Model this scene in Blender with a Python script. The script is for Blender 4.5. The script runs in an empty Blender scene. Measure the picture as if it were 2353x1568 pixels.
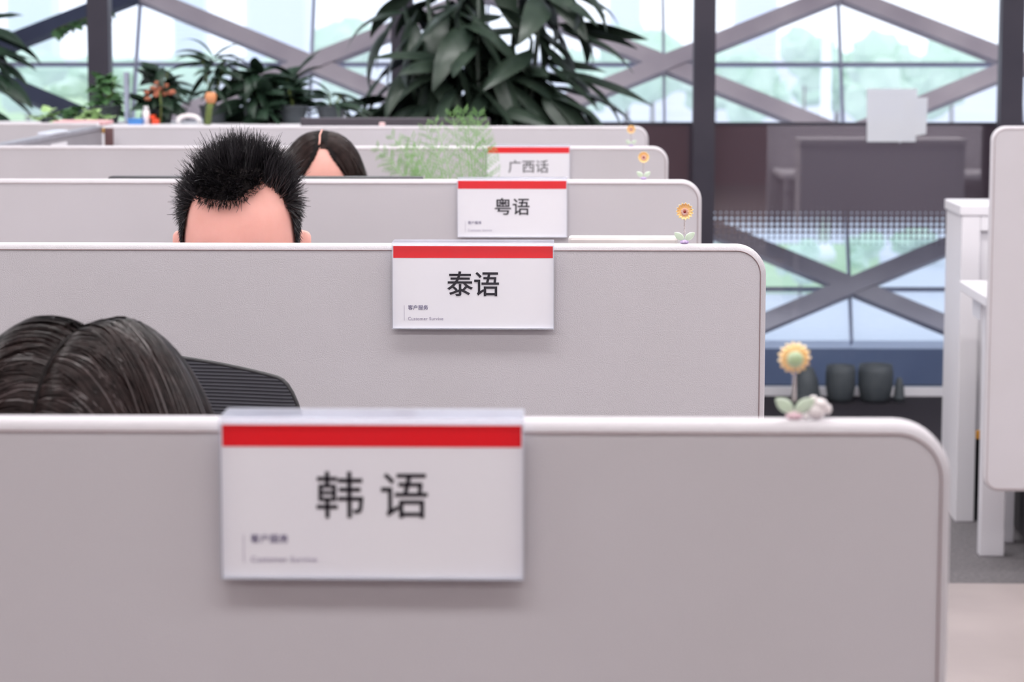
import bpy, bmesh, math, random
import numpy as np
from mathutils import Vector, Matrix, Euler

R = math.radians
random.seed(7)
rng = np.random.default_rng(7)
scn = bpy.context.scene
COL = scn.collection

# ------------------------------------------------------------------ camera, world, lights
FPX, CX, CY = 5600.0, 1176.5, 784.0
CAMZ = 1.40
PITCH = math.atan(686.0 / FPX)
YAW = math.atan(121.5 * math.cos(PITCH) / FPX)
cam_d = bpy.data.cameras.new('camera')
cam_d.sensor_width = 36.0
cam_d.lens = FPX / 2353.0 * 36.0
cam_d.clip_start = 0.05
cam_d.clip_end = 2000
cam_d.dof.use_dof = True
cam_d.dof.focus_distance = 3.02
cam_d.dof.aperture_fstop = 10.5
cam = bpy.data.objects.new('camera', cam_d)
COL.objects.link(cam)
cam.location = (0, 0, CAMZ)
cam.rotation_euler = Euler((R(90) - PITCH, 0, YAW), 'XYZ')
scn.camera = cam
CAMM = cam.rotation_euler.to_matrix()

world = bpy.data.worlds.new('overcast_sky')
scn.world = world
world.use_nodes = True
wn = world.node_tree
wn.nodes.clear()
w_out = wn.nodes.new('ShaderNodeOutputWorld')
w_bg = wn.nodes.new('ShaderNodeBackground')
w_bg.inputs['Strength'].default_value = 1.75
w_tc = wn.nodes.new('ShaderNodeTexCoord')
w_no = wn.nodes.new('ShaderNodeTexNoise')
w_no.inputs['Scale'].default_value = 3.0
w_no.inputs['Detail'].default_value = 4.0
w_rp = wn.nodes.new('ShaderNodeValToRGB')
w_rp.color_ramp.elements[0].position = 0.35
w_rp.color_ramp.elements[0].color = (0.74, 0.83, 1.0, 1)
w_rp.color_ramp.elements[1].position = 0.65
w_rp.color_ramp.elements[1].color = (0.93, 0.96, 1.0, 1)
wn.links.new(w_tc.outputs['Generated'], w_no.inputs['Vector'])
wn.links.new(w_no.outputs['Fac'], w_rp.inputs['Fac'])
wn.links.new(w_rp.outputs['Color'], w_bg.inputs['Color'])
wn.links.new(w_bg.outputs['Background'], w_out.inputs['Surface'])

LIGHT_COL = (1.0, 0.985, 0.99)
LIGHT_ROWS = {-2.6: 3.0, -0.9: 6.0, 0.8: 19.0, 2.5: 23.0, 4.2: 24.0, 5.9: 25.0, 7.6: 26.0}   # depth of a lamp row: watts of each luminaire
LIGHT_COLS = [-3.2, 0.0, 3.2]

scn.view_settings.view_transform = 'Standard'
scn.view_settings.look = 'None'
scn.view_settings.exposure = 0.24
scn.view_settings.gamma = 1.0
scn.view_settings.use_curve_mapping = False
scn.cycles.use_denoising = True
scn.cycles.max_bounces = 10
scn.cycles.transparent_max_bounces = 24
scn.cycles.sample_clamp_indirect = 4.0


def ray(px, py):
    return (CAMM @ Vector(((px - CX) / FPX, -(py - CY) / FPX, -1.0)))


def at(px, py, Y):                      # point of the room at depth Y seen at a pixel
    d = ray(px, py)
    t = Y / d.y
    return Vector((d.x * t, Y, CAMZ + d.z * t))


def onz(px, py, z):                     # point at height z
    d = ray(px, py)
    t = (z - CAMZ) / d.z
    return Vector((d.x * t, d.y * t, z))


def proj(p):
    v = CAMM.transposed() @ (Vector(p) - Vector((0, 0, CAMZ)))
    return CX + FPX * v.x / -v.z, CY - FPX * v.y / -v.z


FY0, FK, FZ0 = 10.0, 0.5, 0.15          # the outer glass front leans outward


def fac(px, py, off=0.0):
    d = ray(px, py)
    # Y = FY0 + off + FK (z - FZ0)
    t = (FY0 + off + FK * (CAMZ - FZ0)) / (d.y - FK * d.z)
    return Vector((d.x * t, d.y * t, CAMZ + d.z * t))


# ------------------------------------------------------------------ materials
def S(r, g, b):
    f = lambda c: (c / 255.0) / 12.92 if c / 255.0 <= 0.04045 else ((c / 255.0 + 0.055) / 1.055) ** 2.4
    return (f(r), f(g), f(b), 1.0)


def mat(name, col, rough=0.5, spec=0.5, metal=0.0, noise=None, bump=None, coat=0.0, trans=0.0, sss=0.0):
    m = bpy.data.materials.new(name)
    m.use_nodes = True
    nt = m.node_tree
    b = nt.nodes['Principled BSDF']
    b.inputs['Base Color'].default_value = col
    b.inputs['Roughness'].default_value = rough
    b.inputs['Specular IOR Level'].default_value = spec
    b.inputs['Metallic'].default_value = metal
    b.inputs['Coat Weight'].default_value = coat
    b.inputs['Transmission Weight'].default_value = trans
    if sss:
        b.inputs['Subsurface Weight'].default_value = sss
        b.inputs['Subsurface Radius'].default_value = (0.01, 0.004, 0.002)
        b.inputs['Subsurface Scale'].default_value = 0.5
    tc = nt.nodes.new('ShaderNodeTexCoord')
    if noise:
        sc_, col2, det = noise
        n = nt.nodes.new('ShaderNodeTexNoise')
        n.inputs['Scale'].default_value = sc_
        n.inputs['Detail'].default_value = det
        r_ = nt.nodes.new('ShaderNodeValToRGB')
        r_.color_ramp.elements[0].position = 0.3
        r_.color_ramp.elements[1].position = 0.7
        r_.color_ramp.elements[0].color = col
        r_.color_ramp.elements[1].color = col2
        nt.links.new(tc.outputs['Object'], n.inputs['Vector'])
        nt.links.new(n.outputs['Fac'], r_.inputs['Fac'])
        nt.links.new(r_.outputs['Color'], b.inputs['Base Color'])
    if bump:
        sc_, st, dist = bump
        n = nt.nodes.new('ShaderNodeTexNoise')
        n.inputs['Scale'].default_value = sc_
        n.inputs['Detail'].default_value = 3.0
        bp = nt.nodes.new('ShaderNodeBump')
        bp.inputs['Strength'].default_value = st
        bp.inputs['Distance'].default_value = dist
        nt.links.new(tc.outputs['Object'], n.inputs['Vector'])
        nt.links.new(n.outputs['Fac'], bp.inputs['Height'])
        nt.links.new(bp.outputs['Normal'], b.inputs['Normal'])
    return m


def glassy(name, tint=(1, 1, 1, 1), gloss=0.08, rough=0.0, fres=0.8, milk=0.0, milkcol=(0.9, 0.93, 1, 1)):
    """thin architectural sheet: see-through, a little mirror, optionally milky"""
    m = bpy.data.materials.new(name)
    m.use_nodes = True
    nt = m.node_tree
    nt.nodes.clear()
    o = nt.nodes.new('ShaderNodeOutputMaterial')
    t = nt.nodes.new('ShaderNodeBsdfTransparent')
    t.inputs['Color'].default_value = tint
    g = nt.nodes.new('ShaderNodeBsdfGlossy')
    g.inputs['Roughness'].default_value = rough
    f = nt.nodes.new('ShaderNodeFresnel')
    f.inputs['IOR'].default_value = 1.5
    mp = nt.nodes.new('ShaderNodeMath')
    mp.operation = 'MULTIPLY_ADD'
    mp.inputs[1].default_value = fres
    mp.inputs[2].default_value = gloss - 0.04 if fres else gloss
    mp.use_clamp = True
    mx = nt.nodes.new('ShaderNodeMixShader')
    nt.links.new(f.outputs['Fac'], mp.inputs[0])
    nt.links.new(mp.outputs[0], mx.inputs['Fac'])
    last = t.outputs[0]
    if milk:
        tr = nt.nodes.new('ShaderNodeBsdfTranslucent')
        tr.inputs['Color'].default_value = milkcol
        m2 = nt.nodes.new('ShaderNodeMixShader')
        m2.inputs['Fac'].default_value = milk
        nt.links.new(t.outputs[0], m2.inputs[1])
        nt.links.new(tr.outputs[0], m2.inputs[2])
        last = m2.outputs[0]
    nt.links.new(last, mx.inputs[1])
    nt.links.new(g.outputs[0], mx.inputs[2])
    nt.links.new(mx.outputs[0], o.inputs['Surface'])
    return m


M = {}
M['panel'] = mat('panel_leatherette', S(203, 199, 204), 0.55, 0.35, noise=(5, S(206, 202, 208), 2), bump=(760, 0.42, 0.0014))
M['seam'] = mat('seam_thread', S(146, 124, 126), 0.8, bump=(1500, 0.6, 0.001))
M['piping'] = mat('piping_leatherette', S(226, 217, 214), 0.45, 0.4, bump=(400, 0.15, 0.001))
M['acrylic'] = glassy('clear_acrylic', (0.99, 0.99, 0.997, 1), 0.025, 0.02, fres=0.0)
M['acrylic_lip'] = glassy('folded_acrylic', (0.97, 0.98, 1, 1), 0.08, 0.05, fres=0.0, milk=0.35, milkcol=(0.93, 0.95, 1, 1))
M['acrylic_edge'] = mat('acrylic_edge', S(222, 226, 238), 0.12, 0.7, coat=0.3)
M['paper'] = mat('card_paper', S(253, 252, 255), 0.6, 0.3, noise=(9, S(250, 249, 254), 2))
M['red'] = mat('red_print', S(250, 22, 34), 0.5, 0.3, noise=(14, S(245, 30, 42), 2))
M['ink'] = mat('dark_ink', S(24, 20, 30), 0.6, 0.2, noise=(60, S(30, 26, 38), 1))
M['ink_pale'] = mat('violet_ink', S(96, 88, 130), 0.6, 0.2, noise=(60, S(104, 96, 138), 1))
M['ink_grey'] = mat('grey_ink', S(168, 160, 182), 0.6, 0.2, noise=(60, S(174, 166, 186), 1))
M['white'] = mat('white_laminate', S(234, 231, 235), 0.4, 0.45, noise=(3, S(229, 227, 233), 2))
M['whitemetal'] = mat('white_powdercoat', S(232, 230, 236), 0.38, 0.5, bump=(900, 0.05, 0.0005))
M['aluminium'] = mat('brushed_aluminium', S(188, 188, 196), 0.35, 0.5, 0.8, noise=(30, S(176, 176, 186), 2))
M['silver'] = mat('silver_plastic', S(216, 210, 208), 0.35, 0.5, 0.25, noise=(18, S(200, 193, 191), 3))
M['black'] = mat('black_plastic', S(26, 24, 30), 0.4, 0.5, bump=(700, 0.1, 0.0006))
M['dgrey'] = mat('dark_grey_plastic', S(84, 78, 86), 0.5, 0.4, bump=(700, 0.1, 0.0006))
M['screen'] = mat('screen_glass', S(14, 14, 18), 0.1, 0.6, noise=(4, S(18, 18, 24), 1))
M['skin'] = mat('skin_warm', S(226, 165, 152), 0.48, 0.4, noise=(38, S(231, 172, 160), 3), bump=(420, 0.12, 0.0008), sss=0.15)
M['eye'] = mat('eye_white', S(235, 232, 230), 0.15, 0.5, noise=(40, S(228, 224, 224), 1))
M['shirt_white'] = mat('white_cotton', S(226, 226, 232), 0.85, 0.2, bump=(500, 0.3, 0.001))
M['shirt_blue'] = mat('navy_cotton', S(46, 54, 80), 0.85, 0.2, bump=(500, 0.3, 0.001))
M['shirt_grey'] = mat('grey_knit', S(120, 116, 124), 0.9, 0.2, bump=(400, 0.4, 0.001))
M['trousers'] = mat('dark_trousers', S(38, 38, 46), 0.9, 0.2, bump=(600, 0.3, 0.001))
M['shoe'] = mat('black_shoe', S(24, 22, 24), 0.4, 0.5, bump=(300, 0.1, 0.001))
M['hair_black'] = mat('black_hair', S(24, 22, 25), 0.40, 0.45, noise=(80, S(40, 37, 41), 2))
M['hair_dark'] = mat('dark_brown_hair', S(26, 19, 19), 0.45, 0.10, noise=(90, S(46, 35, 34), 2))
M['hair_brown'] = mat('brown_black_hair', S(34, 23, 22), 0.45, 0.10, noise=(70, S(48, 35, 33), 2))
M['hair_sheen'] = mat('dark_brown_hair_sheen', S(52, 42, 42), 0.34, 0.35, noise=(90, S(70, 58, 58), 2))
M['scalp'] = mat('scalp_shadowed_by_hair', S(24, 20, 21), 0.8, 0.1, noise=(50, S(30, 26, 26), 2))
M['petal'] = mat('amber_resin', S(255, 204, 132), 0.25, 0.5, noise=(160, S(255, 216, 150), 2), coat=0.4, sss=0.2)
M['petal_tip'] = mat('cream_resin', S(255, 242, 206), 0.25, 0.5, noise=(160, S(255, 226, 160), 2), coat=0.4)
M['pinkpearl'] = mat('pink_pearl_resin', S(246, 214, 214), 0.22, 0.5, noise=(120, S(240, 196, 198), 2), coat=0.4)
M['redbead'] = mat('red_bead', S(170, 60, 48), 0.3, 0.5, noise=(120, S(150, 50, 40), 2))
M['sepal'] = mat('green_sepal_resin', S(208, 224, 186), 0.3, 0.5, noise=(140, S(184, 210, 164), 2), coat=0.3)
M['wire'] = mat('silver_spring_wire', S(228, 218, 218), 0.25, 0.5, 0.6, noise=(400, S(190, 180, 182), 1))
M['lilac'] = mat('lilac_bead', S(206, 186, 226), 0.2, 0.5, noise=(200, S(190, 164, 214), 2), coat=0.4)
M['rosebead'] = mat('rose_bead', S(236, 206, 214), 0.2, 0.5, noise=(200, S(228, 190, 202), 2), coat=0.4)
M['pearl'] = mat('white_pearl_resin', S(240, 234, 234), 0.2, 0.5, noise=(90, S(232, 222, 224), 2), coat=0.5)
M['steel_dark'] = mat('dark_steel_paint', S(66, 62, 74), 0.45, 0.4, noise=(5, S(58, 55, 68), 2))
M['steel_mid'] = mat('grey_steel_paint', S(204, 196, 204), 0.5, 0.4, noise=(3.5, S(176, 168, 180), 3))
M['steel_navy'] = mat('navy_steel_paint', S(64, 72, 98), 0.5, 0.4, noise=(3.5, S(52, 58, 82), 3))
M['steel_thin'] = mat('thin_mullion_paint', S(158, 162, 184), 0.5, 0.4, noise=(4, S(144, 148, 172), 2))
M['sill'] = mat('blue_grey_sill', S(128, 140, 172), 0.5, 0.4, noise=(3, S(112, 124, 158), 3))
M['wallpaint'] = mat('white_wall_paint', S(224, 219, 221), 0.8, 0.2, noise=(2, S(220, 215, 218), 2))
M['wall_red'] = mat('brown_red_wall', S(150, 112, 112), 0.8, 0.2, noise=(1.2, S(130, 98, 100), 2))
M['ceil'] = mat('ceiling_paint', S(236, 233, 234), 0.9, 0.1, noise=(2, S(232, 229, 230), 2))
M['vinyl'] = mat('beige_vinyl', S(166, 155, 154), 0.5, 0.35, noise=(2.2, S(150, 140, 139), 4))
M['carpet'] = mat('grey_carpet', S(138, 134, 136), 0.95, 0.1, noise=(90, S(112, 108, 112), 4), bump=(500, 0.8, 0.004))
M['carpet_shade'] = mat('shade_painted_carpet', S(62, 58, 64), 0.95, 0.1, noise=(90, S(50, 48, 54), 4), bump=(500, 0.8, 0.004))  # same carpet, its colour darkened for the shadow towards the window
M['glass'] = glassy('window_glass', (0.95, 0.97, 0.98, 1), 0.07, 0.0, milk=0.22)  # milky part mixes a painted haze into the panes to soften the outdoors
M['soil'] = mat('potting_soil', S(52, 40, 34), 0.95, 0.1, bump=(200, 0.8, 0.004))
M['pot'] = mat('dark_planter', S(84, 90, 95), 0.6, 0.4, noise=(14, S(70, 76, 82), 2))
M['pot_white'] = mat('white_planter', S(222, 220, 222), 0.4, 0.4, noise=(9, S(214, 212, 214), 2))
M['leaf_dark'] = mat('dark_green_leaf', S(30, 45, 38), 0.36, 0.5, noise=(9, S(62, 76, 64), 2))
M['leaf_vein'] = mat('leaf_midrib', S(120, 126, 104), 0.5, 0.4, noise=(20, S(104, 112, 92), 2))
M['leaf_mid'] = mat('mid_green_leaf', S(70, 110, 70), 0.45, 0.5, noise=(16, S(96, 138, 88), 2))
M['leaf_deep'] = mat('deep_green_leaf', S(28, 46, 36), 0.45, 0.45, noise=(16, S(42, 64, 48), 2))
M['leaf_light'] = mat('light_green_leaf', S(150, 186, 120), 0.5, 0.4, noise=(16, S(178, 206, 152), 2))
M['leaf_fern'] = mat('fern_green', S(150, 192, 124), 0.55, 0.3, noise=(30, S(126, 176, 102), 2))
M['bract'] = mat('dry_brown_bract', S(150, 100, 78), 0.7, 0.2, noise=(30, S(190, 116, 92), 2))
M['bud'] = mat('orange_bud', S(222, 156, 112), 0.6, 0.3, noise=(30, S(206, 136, 92), 2))
M['stalk'] = mat('olive_stalk', S(110, 124, 70), 0.6, 0.3, noise=(20, S(92, 108, 60), 2))
M['blue_box'] = mat('blue_plastic', S(80, 140, 210), 0.4, 0.4, noise=(9, S(70, 130, 200), 2))
M['orange'] = mat('orange_red_plastic', S(240, 84, 48), 0.4, 0.4, noise=(20, S(230, 74, 44), 2))
M['pink_folder'] = mat('pink_card', S(236, 178, 182), 0.7, 0.2, noise=(9, S(228, 190, 192), 2))
M['yellow'] = mat('yellow_sticker', S(250, 200, 110), 0.6, 0.2, noise=(50, S(244, 190, 100), 2))
M['brownpost'] = mat('brown_edge_strip', S(122, 92, 92), 0.6, 0.3, noise=(12, S(106, 80, 82), 2))
M['brass'] = mat('brass', S(206, 150, 62), 0.35, 0.5, 0.6, noise=(30, S(190, 136, 54), 2))
M['bluepaper'] = mat('cool_white_paper', S(246, 249, 255), 0.7, 0.2, noise=(5, S(242, 246, 255), 2))
_nt = M['bluepaper'].node_tree
_pb = _nt.nodes['Principled BSDF']
_po = [n for n in _nt.nodes if n.type == 'OUTPUT_MATERIAL'][0]
_pt = _nt.nodes.new('ShaderNodeBsdfTranslucent')
_pt.inputs['Color'].default_value = S(240, 243, 252)
_pm = _nt.nodes.new('ShaderNodeMixShader')
_pm.inputs['Fac'].default_value = 0.15
_nt.links.new(_pb.outputs[0], _pm.inputs[1])
_nt.links.new(_pt.outputs[0], _pm.inputs[2])
_nt.links.new(_pm.outputs[0], _po.inputs['Surface'])
M['paving'] = mat('pale_paving', S(206, 207, 214), 0.9, 0.1, noise=(0.15, S(188, 192, 202), 4))
M['lawn'] = mat('lawn', S(150, 182, 132), 0.9, 0.1, noise=(0.3, S(176, 204, 158), 4))
M['crown'] = mat('tree_foliage', S(172, 204, 178), 0.9, 0.1, noise=(0.6, S(206, 226, 206), 5))  # outdoor haze is put into this pale leaf colour
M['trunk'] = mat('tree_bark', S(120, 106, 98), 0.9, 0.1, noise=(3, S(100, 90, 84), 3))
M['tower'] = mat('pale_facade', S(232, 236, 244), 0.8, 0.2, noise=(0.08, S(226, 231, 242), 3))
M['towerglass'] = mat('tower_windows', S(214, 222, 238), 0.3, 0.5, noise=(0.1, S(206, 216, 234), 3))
M['pole'] = mat('white_pole', S(246, 246, 250), 0.4, 0.4, noise=(1, S(240, 240, 246), 2))
M['lamp'] = bpy.data.materials.new('lamp_diffuser')
M['lamp'].use_nodes = True
_b = M['lamp'].node_tree.nodes['Principled BSDF']
_b.inputs['Base Color'].default_value = (0.9, 0.9, 0.9, 1)
_b.inputs['Emission Color'].default_value = (1, 0.97, 0.95, 1)
_b.inputs['Emission Strength'].default_value = 3.0


def resin_leaf():
    m = mat('clear_green_resin', S(232, 250, 226), 0.12, 0.6, noise=(120, S(240, 252, 236), 2), coat=0.6)
    nt = m.node_tree
    b = nt.nodes['Principled BSDF']
    o = [n for n in nt.nodes if n.type == 'OUTPUT_MATERIAL'][0]
    t = nt.nodes.new('ShaderNodeBsdfTransparent')
    t.inputs['Color'].default_value = S(226, 244, 228)
    mx = nt.nodes.new('ShaderNodeMixShader')
    mx.inputs['Fac'].default_value = 0.8
    nt.links.new(t.outputs[0], mx.inputs[1])
    nt.links.new(b.outputs[0], mx.inputs[2])
    nt.links.new(mx.outputs[0], o.inputs['Surface'])
    return m


M['resin'] = resin_leaf()


def mesh_fabric():
    m = mat('ribbed_chair_mesh', S(46, 46, 52), 0.6, 0.35)
    nt = m.node_tree
    b = nt.nodes['Principled BSDF']
    tc = [n for n in nt.nodes if n.type == 'TEX_COORD'][0]
    w = nt.nodes.new('ShaderNodeTexWave')
    w.wave_type = 'BANDS'
    w.bands_direction = 'Z'
    w.inputs['Scale'].default_value = 84.0
    w.inputs['Distortion'].default_value = 0.15
    r_ = nt.nodes.new('ShaderNodeValToRGB')
    r_.color_ramp.elements[0].position = 0.70
    r_.color_ramp.elements[0].color = S(44, 44, 51)
    r_.color_ramp.elements[1].position = 0.95
    r_.color_ramp.elements[1].color = S(74, 74, 82)
    bp = nt.nodes.new('ShaderNodeBump')
    bp.inputs['Strength'].default_value = 0.5
    bp.inputs['Distance'].default_value = 0.001
    nt.links.new(tc.outputs['Object'], w.inputs['Vector'])
    nt.links.new(w.outputs['Fac'], r_.inputs['Fac'])
    nt.links.new(r_.outputs['Color'], b.inputs['Base Color'])
    nt.links.new(w.outputs['Fac'], bp.inputs['Height'])
    nt.links.new(bp.outputs['Normal'], b.inputs['Normal'])
    return m


M['chairmesh'] = mesh_fabric()


def film_glass():
    """clear sheet with a dark printed film on its upper part that breaks up into a grid of dots below"""
    m = bpy.data.materials.new('film_printed_glass')
    m.use_nodes = True
    nt = m.node_tree
    nt.nodes.clear()
    N, L = nt.nodes.new, nt.links.new
    o = N('ShaderNodeOutputMaterial')
    tc = N('ShaderNodeTexCoord')
    sp = N('ShaderNodeSeparateXYZ')
    L(tc.outputs['Object'], sp.inputs[0])

    def mth(op, a, b_=None, c=None):
        n = N('ShaderNodeMath')
        n.operation = op
        for i, v in enumerate((a, b_, c)):
            if v is None:
                continue
            if isinstance(v, (int, float)):
                n.inputs[i].default_value = v
            else:
                L(v, n.inputs[i])
        return n.outputs[0]
    P = 0.0225
    fx = mth('SUBTRACT', mth('FRACT', mth('DIVIDE', sp.outputs['X'], P)), 0.5)
    fz = mth('SUBTRACT', mth('FRACT', mth('DIVIDE', sp.outputs['Z'], P)), 0.5)
    d = mth('SQRT', mth('ADD', mth('MULTIPLY', fx, fx), mth('MULTIPLY', fz, fz)))
    # radius of the clear holes grows downward
    rad = mth('MULTIPLY', mth('SUBTRACT', FILM_Z1, sp.outputs['Z']), 0.80 / (FILM_Z1 - FILM_Z0))
    clear = mth('LESS_THAN', d, rad)
    t = N('ShaderNodeBsdfTransparent')
    t.inputs['Color'].default_value = (0.93, 0.96, 0.98, 1)
    g = N('ShaderNodeBsdfGlossy')
    g.inputs['Roughness'].default_value = 0.01
    g.inputs['Color'].default_value = (0.95, 0.92, 0.95, 1)
    df = N('ShaderNodeBsdfDiffuse')
    df.inputs['Color'].default_value = S(88, 77, 87)  # mauve tone also paints the room's dark reflection into the film
    mc = N('ShaderNodeMixShader')
    mc.inputs['Fac'].default_value = 0.06
    L(t.outputs[0], mc.inputs[1])
    L(g.outputs[0], mc.inputs[2])
    mf = N('ShaderNodeMixShader')
    mf.inputs['Fac'].default_value = 0.22
    L(df.outputs[0], mf.inputs[1])
    L(g.outputs[0], mf.inputs[2])
    mx = N('ShaderNodeMixShader')
    L(clear, mx.inputs['Fac'])
    L(mf.outputs[0], mx.inputs[1])
    L(mc.outputs[0], mx.inputs[2])
    L(mx.outputs[0], o.inputs['Surface'])
    return m


# ------------------------------------------------------------------ object helpers
def tag(o, label=None, cat=None, group=None, kind=None):
    if label:
        o['label'] = label
    if cat:
        o['category'] = cat
    if group:
        o['group'] = group
    if kind:
        o['kind'] = kind
    return o


def thing(name, loc, label, cat, group=None, rz=0.0):
    o = bpy.data.objects.new(name, None)
    o.empty_display_size = 0.05
    COL.objects.link(o)
    o.location = loc
    o.rotation_euler = (0, 0, rz)
    tag(o, label, cat, group)
    return o


def copy_tree(o, parent=None):
    c = o.copy()
    COL.objects.link(c)
    if parent is not None:
        c.parent = parent
    for ch in list(o.children):
        copy_tree(ch, c)
    return c


class MB:
    def __init__(s):
        s.v, s.f, s.sm = [], [], []

    def _add(s, vs, fs, smooth=False):
        b = len(s.v)
        s.v += [tuple(v) for v in vs]
        s.f += [tuple(i + b for i in f) for f in fs]
        s.sm += [smooth] * len(fs)

    def box(s, x0, x1, y0, y1, z0, z1, mtx=None, bev=0.0):
        if bev > 0:
            bm = bmesh.new()
            bmesh.ops.create_cube(bm, size=1.0)
            for v in bm.verts:
                v.co = Vector(((x0 + x1) / 2 + v.co.x * (x1 - x0), (y0 + y1) / 2 + v.co.y * (y1 - y0), (z0 + z1) / 2 + v.co.z * (z1 - z0)))
            bmesh.ops.bevel(bm, geom=bm.edges[:], offset=bev, segments=2, affect='EDGES', profile=0.5)
            bm.verts.index_update()
            vs = [v.co.copy() for v in bm.verts]
            fs = [[v.index for v in f.verts] for f in bm.faces]
            bm.free()
        else:
            vs = [Vector(p) for p in ((x0, y0, z0), (x1, y0, z0), (x1, y1, z0), (x0, y1, z0), (x0, y0, z1), (x1, y0, z1), (x1, y1, z1), (x0, y1, z1))]
            fs = [(0, 3, 2, 1), (4, 5, 6, 7), (0, 1, 5, 4), (1, 2, 6, 5), (2, 3, 7, 6), (3, 0, 4, 7)]
        if mtx is not None:
            vs = [mtx @ v for v in vs]
        s._add(vs, fs)
        return s

    def tube(s, pts, rad, n=8, caps=True, closed=False):
        pts = [Vector(p) for p in pts]
        k = len(pts)
        rads = rad if isinstance(rad, (list, tuple)) else [rad] * k
        up = None
        vs, fs = [], []
        for i, p in enumerate(pts):
            if closed:
                t = pts[(i + 1) % k] - pts[i - 1]
            else:
                t = pts[min(i + 1, k - 1)] - pts[max(i - 1, 0)]
            t.normalize()
            if up is None:
                up = Vector((0, 0, 1)) if abs(t.z) < 0.9 else Vector((1, 0, 0))
            a = t.cross(up)
            if a.length < 1e-6:
                a = t.orthogonal()
            a.normalize()
            b = a.cross(t)
            up = b
            for j in range(n):
                w = 2 * math.pi * j / n
                vs.append(p + (a * math.cos(w) + b * math.sin(w)) * rads[i])
        segs = k if closed else k - 1
        for i in range(segs):
            i2 = (i + 1) % k
            for j in range(n):
                fs.append((i * n + j, i2 * n + j, i2 * n + (j + 1) % n, i * n + (j + 1) % n))
        s._add(vs, fs, True)
        if caps and not closed:
            s._add(vs[:n], [tuple(range(n))])
            s._add(vs[-n:], [tuple(reversed(range(n)))])
        return s

    def lathe(s, prof, n=24, c=(0, 0, 0), mtx=None, mod=None):
        vs, fs = [], []
        c = Vector(c)
        for (r, z) in prof:
            for j in range(n):
                a = 2 * math.pi * j / n
                k = mod(a, r, z) if mod else 1.0
                v = Vector((r * k * math.cos(a), r * k * math.sin(a), z))
                vs.append((mtx @ v if mtx is not None else v) + c)
        for i in range(len(prof) - 1):
            for j in range(n):
                fs.append((i * n + j, i * n + (j + 1) % n, (i + 1) * n + (j + 1) % n, (i + 1) * n + j))
        fs.append(tuple(reversed(range(n))))
        fs.append(tuple(range((len(prof) - 1) * n, len(prof) * n)))
        s._add(vs, fs, True)
        return s

    def ball(s, c, r, nu=16, nv=10, mtx=None):
        r = r if isinstance(r, (tuple, list)) else (r, r, r)
        vs, fs = [], []
        c = Vector(c)
        for i in range(nv + 1):
            th = math.pi * i / nv
            for j in range(nu):
                a = 2 * math.pi * j / nu
                v = Vector((r[0] * math.sin(th) * math.cos(a), r[1] * math.sin(th) * math.sin(a), r[2] * math.cos(th)))
                vs.append((mtx @ v if mtx is not None else v) + c)
        for i in range(nv):
            for j in range(nu):
                fs.append((i * nu + j, (i + 1) * nu + j, (i + 1) * nu + (j + 1) % nu, i * nu + (j + 1) % nu))
        s._add(vs, fs, True)
        return s

    def capsule(s, a, b, ra, rb, n=14):
        a, b = Vector(a), Vector(b)
        s.ball(a, ra, n, 10)
        s.ball(b, rb, n, 10)
        d = (b - a)
        if d.length > 1e-5:
            s.tube([a, b], [ra, rb], n, True)
        return s

    def prism(s, outline, y0, y1, mtx=None):
        """outline in (x, z), extruded along y"""
        n = len(outline)
        vs = [Vector((p[0], y0, p[1])) for p in outline] + [Vector((p[0], y1, p[1])) for p in outline]
        if mtx is not None:
            vs = [mtx @ v for v in vs]
        fs = [tuple(range(n)), tuple(reversed(range(n, 2 * n)))]
        for i in range(n):
            j = (i + 1) % n
            fs.append((j, i, i + n, j + n))
        s._add(vs, fs)
        return s

    def bar(s, a, b, w, d, nrm):
        """rectangular bar from a to b: w across in the plane, d along nrm"""
        a, b, nrm = Vector(a), Vector(b), Vector(nrm).normalized()
        t = (b - a).normalized()
        u = t.cross(nrm).normalized()
        vs = []
        for p in (a, b):
            for (i, j) in ((-1, -1), (1, -1), (1, 1), (-1, 1)):
                vs.append(p + u * (w / 2 * i) + nrm * (d / 2 * j))
        s._add(vs, [(0, 1, 2, 3), (7, 6, 5, 4), (0, 4, 5, 1), (1, 5, 6, 2), (2, 6, 7, 3), (3, 7, 4, 0)])
        return s

    def mesh(s, name):
        me = bpy.data.meshes.new(name)
        me.from_pydata([tuple(v) for v in s.v], [], s.f)
        me.polygons.foreach_set('use_smooth', s.sm)
        me.update()
        bm = bmesh.new()
        bm.from_mesh(me)
        bmesh.ops.remove_doubles(bm, verts=bm.verts[:], dist=1e-6)
        bmesh.ops.recalc_face_normals(bm, faces=bm.faces[:])
        bm.to_mesh(me)
        bm.free()
        return me

    def build(s, name, m, parent=None, loc=None):
        me = s.mesh(name)
        me.materials.append(M[m] if isinstance(m, str) else m)
        o = bpy.data.objects.new(name, me)
        COL.objects.link(o)
        if parent is not None:
            o.parent = parent
        if loc is not None:
            o.location = loc
        return o


def link_mesh(name, me, parent=None, loc=None):
    o = bpy.data.objects.new(name, me)
    COL.objects.link(o)
    if parent is not None:
        o.parent = parent
    if loc is not None:
        o.location = loc
    return o


# ------------------------------------------------------------------ the room
ROOM_X0, ROOM_X1, ROOM_Y0, ROOM_Y1, ROOM_H = -7.0, 7.0, -5.0, 11.4, 3.0
CARPET_Y = onz(2260, 1341, 0).y


def st(name, mb, m, parent=None):
    return tag(mb.build(name, m, parent), kind='structure' if parent is None else None)


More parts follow.
